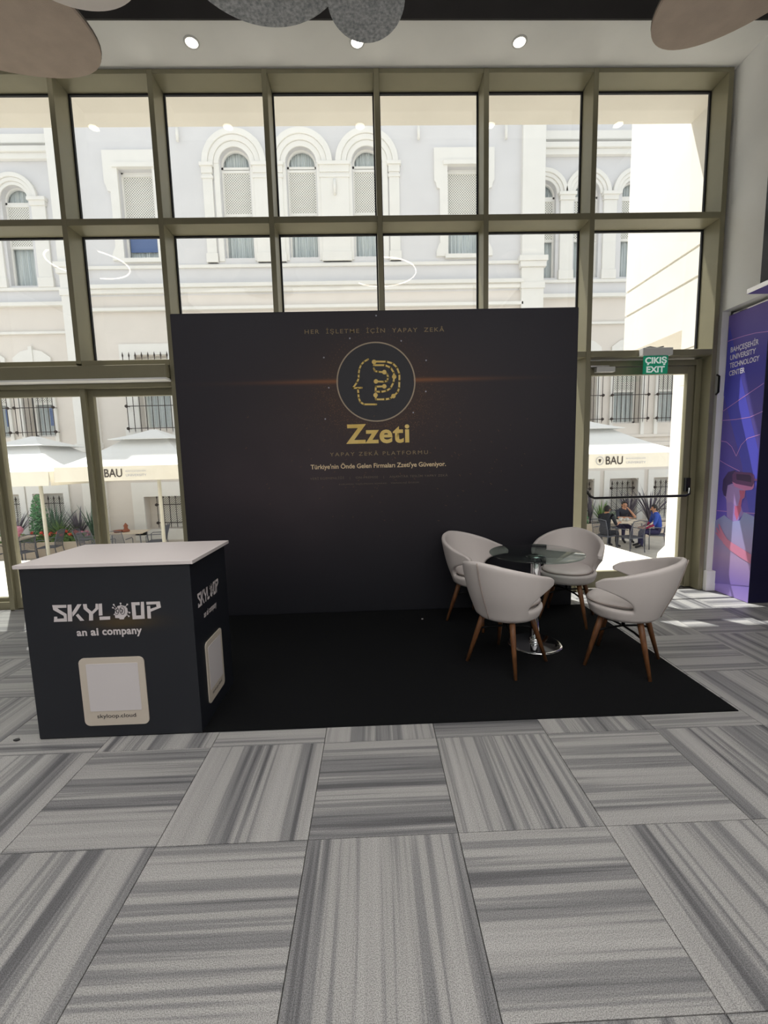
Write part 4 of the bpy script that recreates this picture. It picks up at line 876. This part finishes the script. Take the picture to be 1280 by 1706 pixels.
o = B().prism([(0, 0), (.26, .02), (.24, .2), (.02, .16)], 0, .05, 'z').obj('napkin_stack', 'plastic', None, bevel=.01, label='heap of white napkins on the outdoor table', cat='napkins'); o.location = (10.72, 8.68, GZ + .752)

# planters and planting
def planter(x0, x1, y0, y1, h, lb):
    e = room_empty('planter', ((x0 + x1) / 2, (y0 + y1) / 2, GZ), label=lb, cat='planter')
    t = .08; b = B().box(x0, x1, y0, y0 + t, GZ, GZ + h).box(x0, x1, y1 - t, y1, GZ, GZ + h).box(x0, x0 + t, y0 + t, y1 - t, GZ, GZ + h).box(x1 - t, x1, y0 + t, y1 - t, GZ, GZ + h)
    b.obj('planter_wall', 'planter', e, bevel=.01); B().box(x0 + t, x1 - t, y0 + t, y1 - t, GZ, GZ + h - .06).obj('soil', 'soil', e)
planter(-11.5, -6.15, 9.25, 10.4, .5, 'long cream planter with red flowers at the foot of the building')
planter(9.0, 14.0, 9.75, 10.45, .5, 'cream planter with spiky plants behind the people')
def spiky(x, y, z, n, h, m, lb, spread=.8, name='spiky_plant'):
    b = B(); rnd = random.Random(int(x * 100 + y * 10))
    for k in range(n):
        a = rnd.uniform(0, 2 * math.pi); hh = h * rnd.uniform(.55, 1.05); sp = spread * rnd.uniform(.15, 1) * hh; w = rnd.uniform(.018, .034)
        c, s = math.cos(a), math.sin(a); prev = None; droop = rnd.uniform(0, .3)
        for j in range(6):
            q = j / 5; rr = sp * q ** 1.4; zz = hh * (q - droop * q * q * sp / max(hh, .01)); ww = w * (1 - q ** 2) * (.6 + .8 * q) + .002
            L = (b.b.verts.new((rr * c - s * ww, rr * s + c * ww, zz)), b.b.verts.new((rr * c, rr * s, zz - ww * .5)), b.b.verts.new((rr * c + s * ww, rr * s - c * ww, zz)))
            if prev:
                for i in (0, 1): b.b.faces.new((prev[i], prev[i + 1], L[i + 1], L[i]))
            prev = L
    o = b.obj(name, m, None, recalc=False, label=lb, cat='plant', group='spiky plants in the planters'); o.location = (x, y, z); return o
def bush(x, y, z, rx, ry, rz_, n, ms, lb, leaf=.05, name='shrub', blossom=None, grp='leafy bushes in the planters'):
    e = empty(name, (x, y, z), 0, lb, 'plant', grp); rnd = random.Random(int(x * 97 + y * 13))
    def leaves(n, size, off):
        b = B()
        for k in range(n):
            while True:
                p = Vector((rnd.uniform(-1, 1), rnd.uniform(-1, 1), rnd.uniform(0, 1)))
                if .25 < p.length < 1: break
            c = Vector((p.x * rx, p.y * ry, p.z * rz_ + off)); d = Vector((rnd.uniform(-1, 1), rnd.uniform(-1, 1), rnd.uniform(-.2, 1))).normalized(); t = d.orthogonal().normalized(); s = size * rnd.uniform(.6, 1.2)
            b.b.faces.new([b.b.verts.new(v) for v in (c - d * s, c + t * s * .4, c + d * s, c - t * s * .4)])
        return b
    leaves(n, leaf, 0).obj('foliage', ms, e, recalc=False, kind='stuff')
    st = B()
    for k in range(7): a = rnd.uniform(0, 6.28); st.tube([(0, 0, 0), (rx * .5 * math.cos(a), ry * .5 * math.sin(a), rz_ * .7)], .008, 4)
    st.obj('stems', 'leaf_dark', e)
    if blossom:
        fb = B()
        for k in range(blossom[1]):
            a = rnd.uniform(0, 6.28); q = rnd.uniform(.2, 1); c = Vector((rx * q * math.cos(a), ry * q * math.sin(a) - .02, rz_ * rnd.uniform(.75, 1.1)))
            for i in range(16):
                d = Vector((rnd.gauss(0, 1), rnd.gauss(0, 1), rnd.gauss(0, 1))).normalized(); t = d.orthogonal().normalized(); u = d.cross(t); p = c + d * .045; s = .028
                fb.b.faces.new([fb.b.verts.new(v) for v in (p + t * s, p + u * s, p - t * s, p - u * s)])
        fb.obj('blossom', blossom[0], e, recalc=False, kind='stuff')
    return e
PZ = GZ + .44
bush(-8.15, 10.0, PZ, .30, .28, 1.55, 1500, 'conifer', 'upright bright green conifer in the left planter', .05, 'conifer', grp=None)
spiky(-7.6, 9.95, PZ, 60, 1.25, 'leaf_dark', 'blue green spiky plant beside the conifer', .9)
spiky(-6.9, 10.0, PZ, 46, 1.15, 'leaf_purple', 'purple grey spiky plant at the right end of the left planter', .8)
spiky(-8.9, 9.9, PZ, 40, 1.05, 'leaf_purple', 'purple grey spiky plant left of the conifer', .9)
spiky(-6.45, 10.0, PZ, 26, 1.35, 'leaf_dark', 'tall thin leaved plant against the pilaster', .5)
spiky(-7.25, 9.7, PZ, 70, .75, 'leaf', 'yellow green grassy plant behind the red flowers', 1.1)
spiky(-9.8, 9.9, PZ, 50, 1.2, 'leaf_dark', 'blue green spiky plant at the far left of the planter', .9)
for i, (x, bl, lb) in enumerate(((-6.4, ('pink', 7), 'pink and red geranium at the right end of the left planter'), (-6.85, ('red', 10), 'red geranium, second from the right end of the left planter'), (-7.35, ('red', 7), 'red geranium in front of the grassy plant'), (-7.85, ('red', 4), 'sparse red geranium before the conifer'), (-8.4, ('red', 6), 'red geranium left of the conifer'), (-9.0, ('pink', 6), 'pink geranium near the far left planter end'), (-9.7, ('pink', 5), 'leftmost geranium of the left planter'))):
    bush(x, 9.5, PZ - .05, .32, .24, .36, 620, 'leaf', lb, .045, 'geranium', bl, 'geraniums along the left planter')
bush(9.75, 10.0, PZ, .5, .3, .85, 1300, 'conifer', 'leafy green bush behind the person in black', .06)
spiky(10.35, 10.05, PZ, 16, 1.25, 'leaf_purple', 'upright dark bladed plant behind the person in black', .3)
bush(11.05, 10.0, PZ, .45, .25, .45, 800, 'leaf', 'low green bush behind the man at the table', .05)
spiky(11.7, 10.05, PZ, 40, 1.25, 'leaf_purple', 'bronze spiky plant above the blue jacket', .9)
spiky(12.4, 10.0, PZ, 46, 1.45, 'leaf_purple', 'dark spiky plant by the wing wall', .9)
spiky(10.75, 10.05, PZ, 30, .9, 'leaf', 'green grassy plant left of the man at the table', .9)

# people
def person(name, loc, rz, joints, bones, zones, label, hair_pts, scale=1.0, hair='hair'):
    """joints: name -> (pos, radius); bones: pairs; zones: bone -> material"""
    names = list(joints); me = bpy.data.meshes.new(name + '_skeleton')
    me.from_pydata([joints[n][0] for n in names], [(names.index(a), names.index(b_)) for a, b_ in bones], [])
    o = bpy.data.objects.new('tmp', me); col.objects.link(o); o.modifiers.new('skin', 'SKIN')
    sv = me.skin_vertices[0].data
    for i, n in enumerate(names):
        r = joints[n][1]; sv[i].radius = (r if isinstance(r, tuple) else (r, r)); sv[i].use_root = (n == 'pelvis')
    sm = o.modifiers.new('sub', 'SUBSURF'); sm.levels = sm.render_levels = 2
    bpy.context.view_layer.update()
    bm_ = bpy.data.meshes.new_from_object(o.evaluated_get(bpy.context.evaluated_depsgraph_get())); bpy.data.objects.remove(o)
    mats = []; 
    for z in zones.values():
        if z not in mats: mats.append(z)
    for z in mats: bm_.materials.append(M[z])
    seg = [(Vector(joints[a][0]), Vector(joints[b_][0]), mats.index(zones.get((a, b_), mats[0]))) for a, b_ in bones]
    for p in bm_.polygons:
        c = p.center; best = 1e9
        for a, b_, mi in seg:
            d = b_ - a; t = max(0, min(1, (c - a).dot(d) / max(d.length_squared, 1e-9))); q = (a + d * t - c).length
            if q < best: best = q; p.material_index = mi
        p.use_smooth = True
    e = empty(name, loc, R(rz), label, 'person')
    bm_.name = 'body'; link('body', bm_, None, e)
    hc, hr = hair_pts
    hb_ = bmesh.new(); bmesh.ops.create_uvsphere(hb_, u_segments=16, v_segments=10, radius=1)
    for v in hb_.verts:
        v.co = Vector((v.co.x * hr[0], v.co.y * hr[1], v.co.z * hr[2]))
    bmesh.ops.delete(hb_, geom=[v for v in hb_.verts if v.co.z < -.035 and v.co.x > -.02 or v.co.z < -.07 or (v.co.x > .065 and v.co.z < .045)], context='VERTS')
    for f in hb_.faces: f.smooth = True
    for v in hb_.verts: v.co += Vector(hc)
    hm = bpy.data.meshes.new('hair'); hb_.to_mesh(hm); hb_.free(); ho = link('hair', hm, hair, e); ho.modifiers.new('s', 'SOLIDIFY').thickness = .012
    # face marks: eyes, nose, mouth, ears as small reliefs on the head
    fb = B(); hx, hy, hz = hc
    for s in (-1, 1): fb.lathe([(0, -.007), (.011, 0), (0, .007)], 8, 0, 0, caps=False)
    fb.b.free(); ey = B()
    for s in (-1, 1):
        ey.box(hx + .078, hx + .089, hy + s * .030 - .013, hy + s * .030 + .013, hz - .012, hz + .0)
    ey.box(hx + .075, hx + .085, hy - .026, hy + .026, hz - .085, hz - .077)
    ey.obj('eyes_and_mouth', 'hair', e)
    ns = B(); ns.prism([(hx + .07, hz - .01), (hx + .085, hz - .01), (hx + .108, hz - .048), (hx + .08, hz - .058), (hx + .07, hz - .055)], hy - .011, hy + .011)
    for s in (-1, 1): ns.lathe([(0, hz - .045), (.014, hz - .035), (.018, hz - .01), (.012, hz + .008), (0, hz + .01)], 8, hx - .005, hy + s * .083, caps=False)
    ns.obj('nose_and_ears', 'skin', e)
    return e
def seated(lean=.0, la=None, ra=None, knee=.0):
    """front is +X, seat height .43"""
    L = lean; J = {'pelvis': ((-.05, 0, .52), (.17, .13)), 'waist': ((-.05 + L * .3, 0, .70), (.145, .105)), 'chest': ((-.04 + L * .7, 0, .90), (.175, .115)), 'neckb': ((-.03 + L, 0, 1.045), (.085, .075)), 'neck': ((-.01 + L, 0, 1.10), .052), 'head': ((.015 + L, 0, 1.19), (.082, .092)), 'crown': ((.01 + L, 0, 1.265), (.074, .085))}
    Bn = [('pelvis', 'waist'), ('waist', 'chest'), ('chest', 'neckb'), ('neckb', 'neck'), ('neck', 'head'), ('head', 'crown')]
    for s, n, arm in ((1, 'l', la), (-1, 'r', ra)):
        J['hip' + n] = ((.02, s * .10, .50), .098); J['knee' + n] = ((.42, s * (.12 + knee), .50), .066); J['ankle' + n] = ((.42 + knee * .5, s * (.12 + knee), .10), .042); J['toe' + n] = ((.60 + knee * .5, s * (.13 + knee), .035), .034)
        sh, elb, wr, hd = arm or ((L - .03, s * .20, 1.0), (L + .02, s * .26, .74), (L + .24, s * .18, .66), (L + .33, s * .15, .66))
        J['sh' + n] = (sh, .064); J['el' + n] = (elb, .044); J['wr' + n] = (wr, .028); J['palm' + n] = (hd, (.036, .018))
        Bn += [('pelvis', 'hip' + n), ('hip' + n, 'knee' + n), ('knee' + n, 'ankle' + n), ('ankle' + n, 'toe' + n), ('neckb', 'sh' + n), ('sh' + n, 'el' + n), ('el' + n, 'wr' + n), ('wr' + n, 'palm' + n)]
        d = (Vector(hd) - Vector(wr)).normalized(); side = d.cross(Vector((0, 0, 1)));
        side = side.normalized() if side.length > .1 else Vector((0, 1, 0))
        for i, (off, ln) in enumerate(((-.028, .060), (-.010, .078), (.010, .074), (.028, .058))):
            a = Vector(hd) + side * off + d * .02; J['f%d%s' % (i, n)] = (tuple(a + d * ln * .55), .0085); J['g%d%s' % (i, n)] = (tuple(a + d * ln + Vector((0, 0, -.018))), .007)
            Bn += [('palm' + n, 'f%d%s' % (i, n)), ('f%d%s' % (i, n), 'g%d%s' % (i, n))]
        t = Vector(hd) - side * .05 * s; J['th' + n] = (tuple(t + d * .01), .009); Bn.append(('palm' + n, 'th' + n))
    return J, Bn
def zone(Bn, top, legs, sleeve, shoes='shoe'):
    Z = {}
    for a, b_ in Bn:
        k = a[:-1] if a[-1] in 'lr' else a
        if a in ('neck', 'head') or (a, b_) == ('neckb', 'neck'): z = 'skin'
        elif a[:2] in ('wr', 'f0', 'f1', 'f2', 'f3') or a[:4] == 'palm': z = 'skin'
        elif a[:2] == 'el': z = sleeve
        elif a[:3] in ('hip', 'kne') or b_[:3] == 'hip': z = legs
        elif a[:3] == 'ank': z = shoes
        else: z = top
        Z[(a, b_)] = z
    return Z
# back view person in black
J, Bn = seated(.05, ((.02, .20, 1.0), (.14, .27, .78), (.36, .20, .80), (.44, .18, .80)), ((.02, -.20, 1.0), (.10, -.27, .76), (.32, -.22, .80), (.40, -.20, .80)))
person('person', (9.80, 8.05, GZ), 30, J, Bn, zone(Bn, 'shirt_black', 'shirt_black', 'skin'), 'person in black seated with their back to us outside the exit door', ((.065, 0, 1.205), (.097, .094, .118)))
# man facing us, elbows on the table
J, Bn = seated(.16, ((.14, .20, .99), (.36, .27, .80), (.36, .10, 1.02), (.33, .05, 1.09)), ((.14, -.20, .99), (.36, -.27, .80), (.52, -.10, .83), (.58, -.02, .83)))
person('person', (11.0, 9.30, GZ), 265, J, Bn, zone(Bn, 'shirt_dark', 'trousers', 'skin'), 'dark haired man in a dark shirt resting his elbows on the outdoor table', ((.175, 0, 1.205), (.097, .094, .118)))
# blue jacket, turned left
J, Bn = seated(.10, ((.08, .20, .99), (.16, .27, .74), (.36, .17, .62), (.44, .14, .61)), ((.08, -.20, .99), (.14, -.27, .74), (.34, -.20, .62), (.42, -.16, .61)), .03)
p3 = person('person', (11.32, 7.95, GZ), 160, J, Bn, zone(Bn, 'jacket', 'trousers', 'jacket_red'), 'person in a blue jacket seated sideways at the outdoor table by the wing wall', ((.115, 0, 1.205), (.097, .094, .118)))
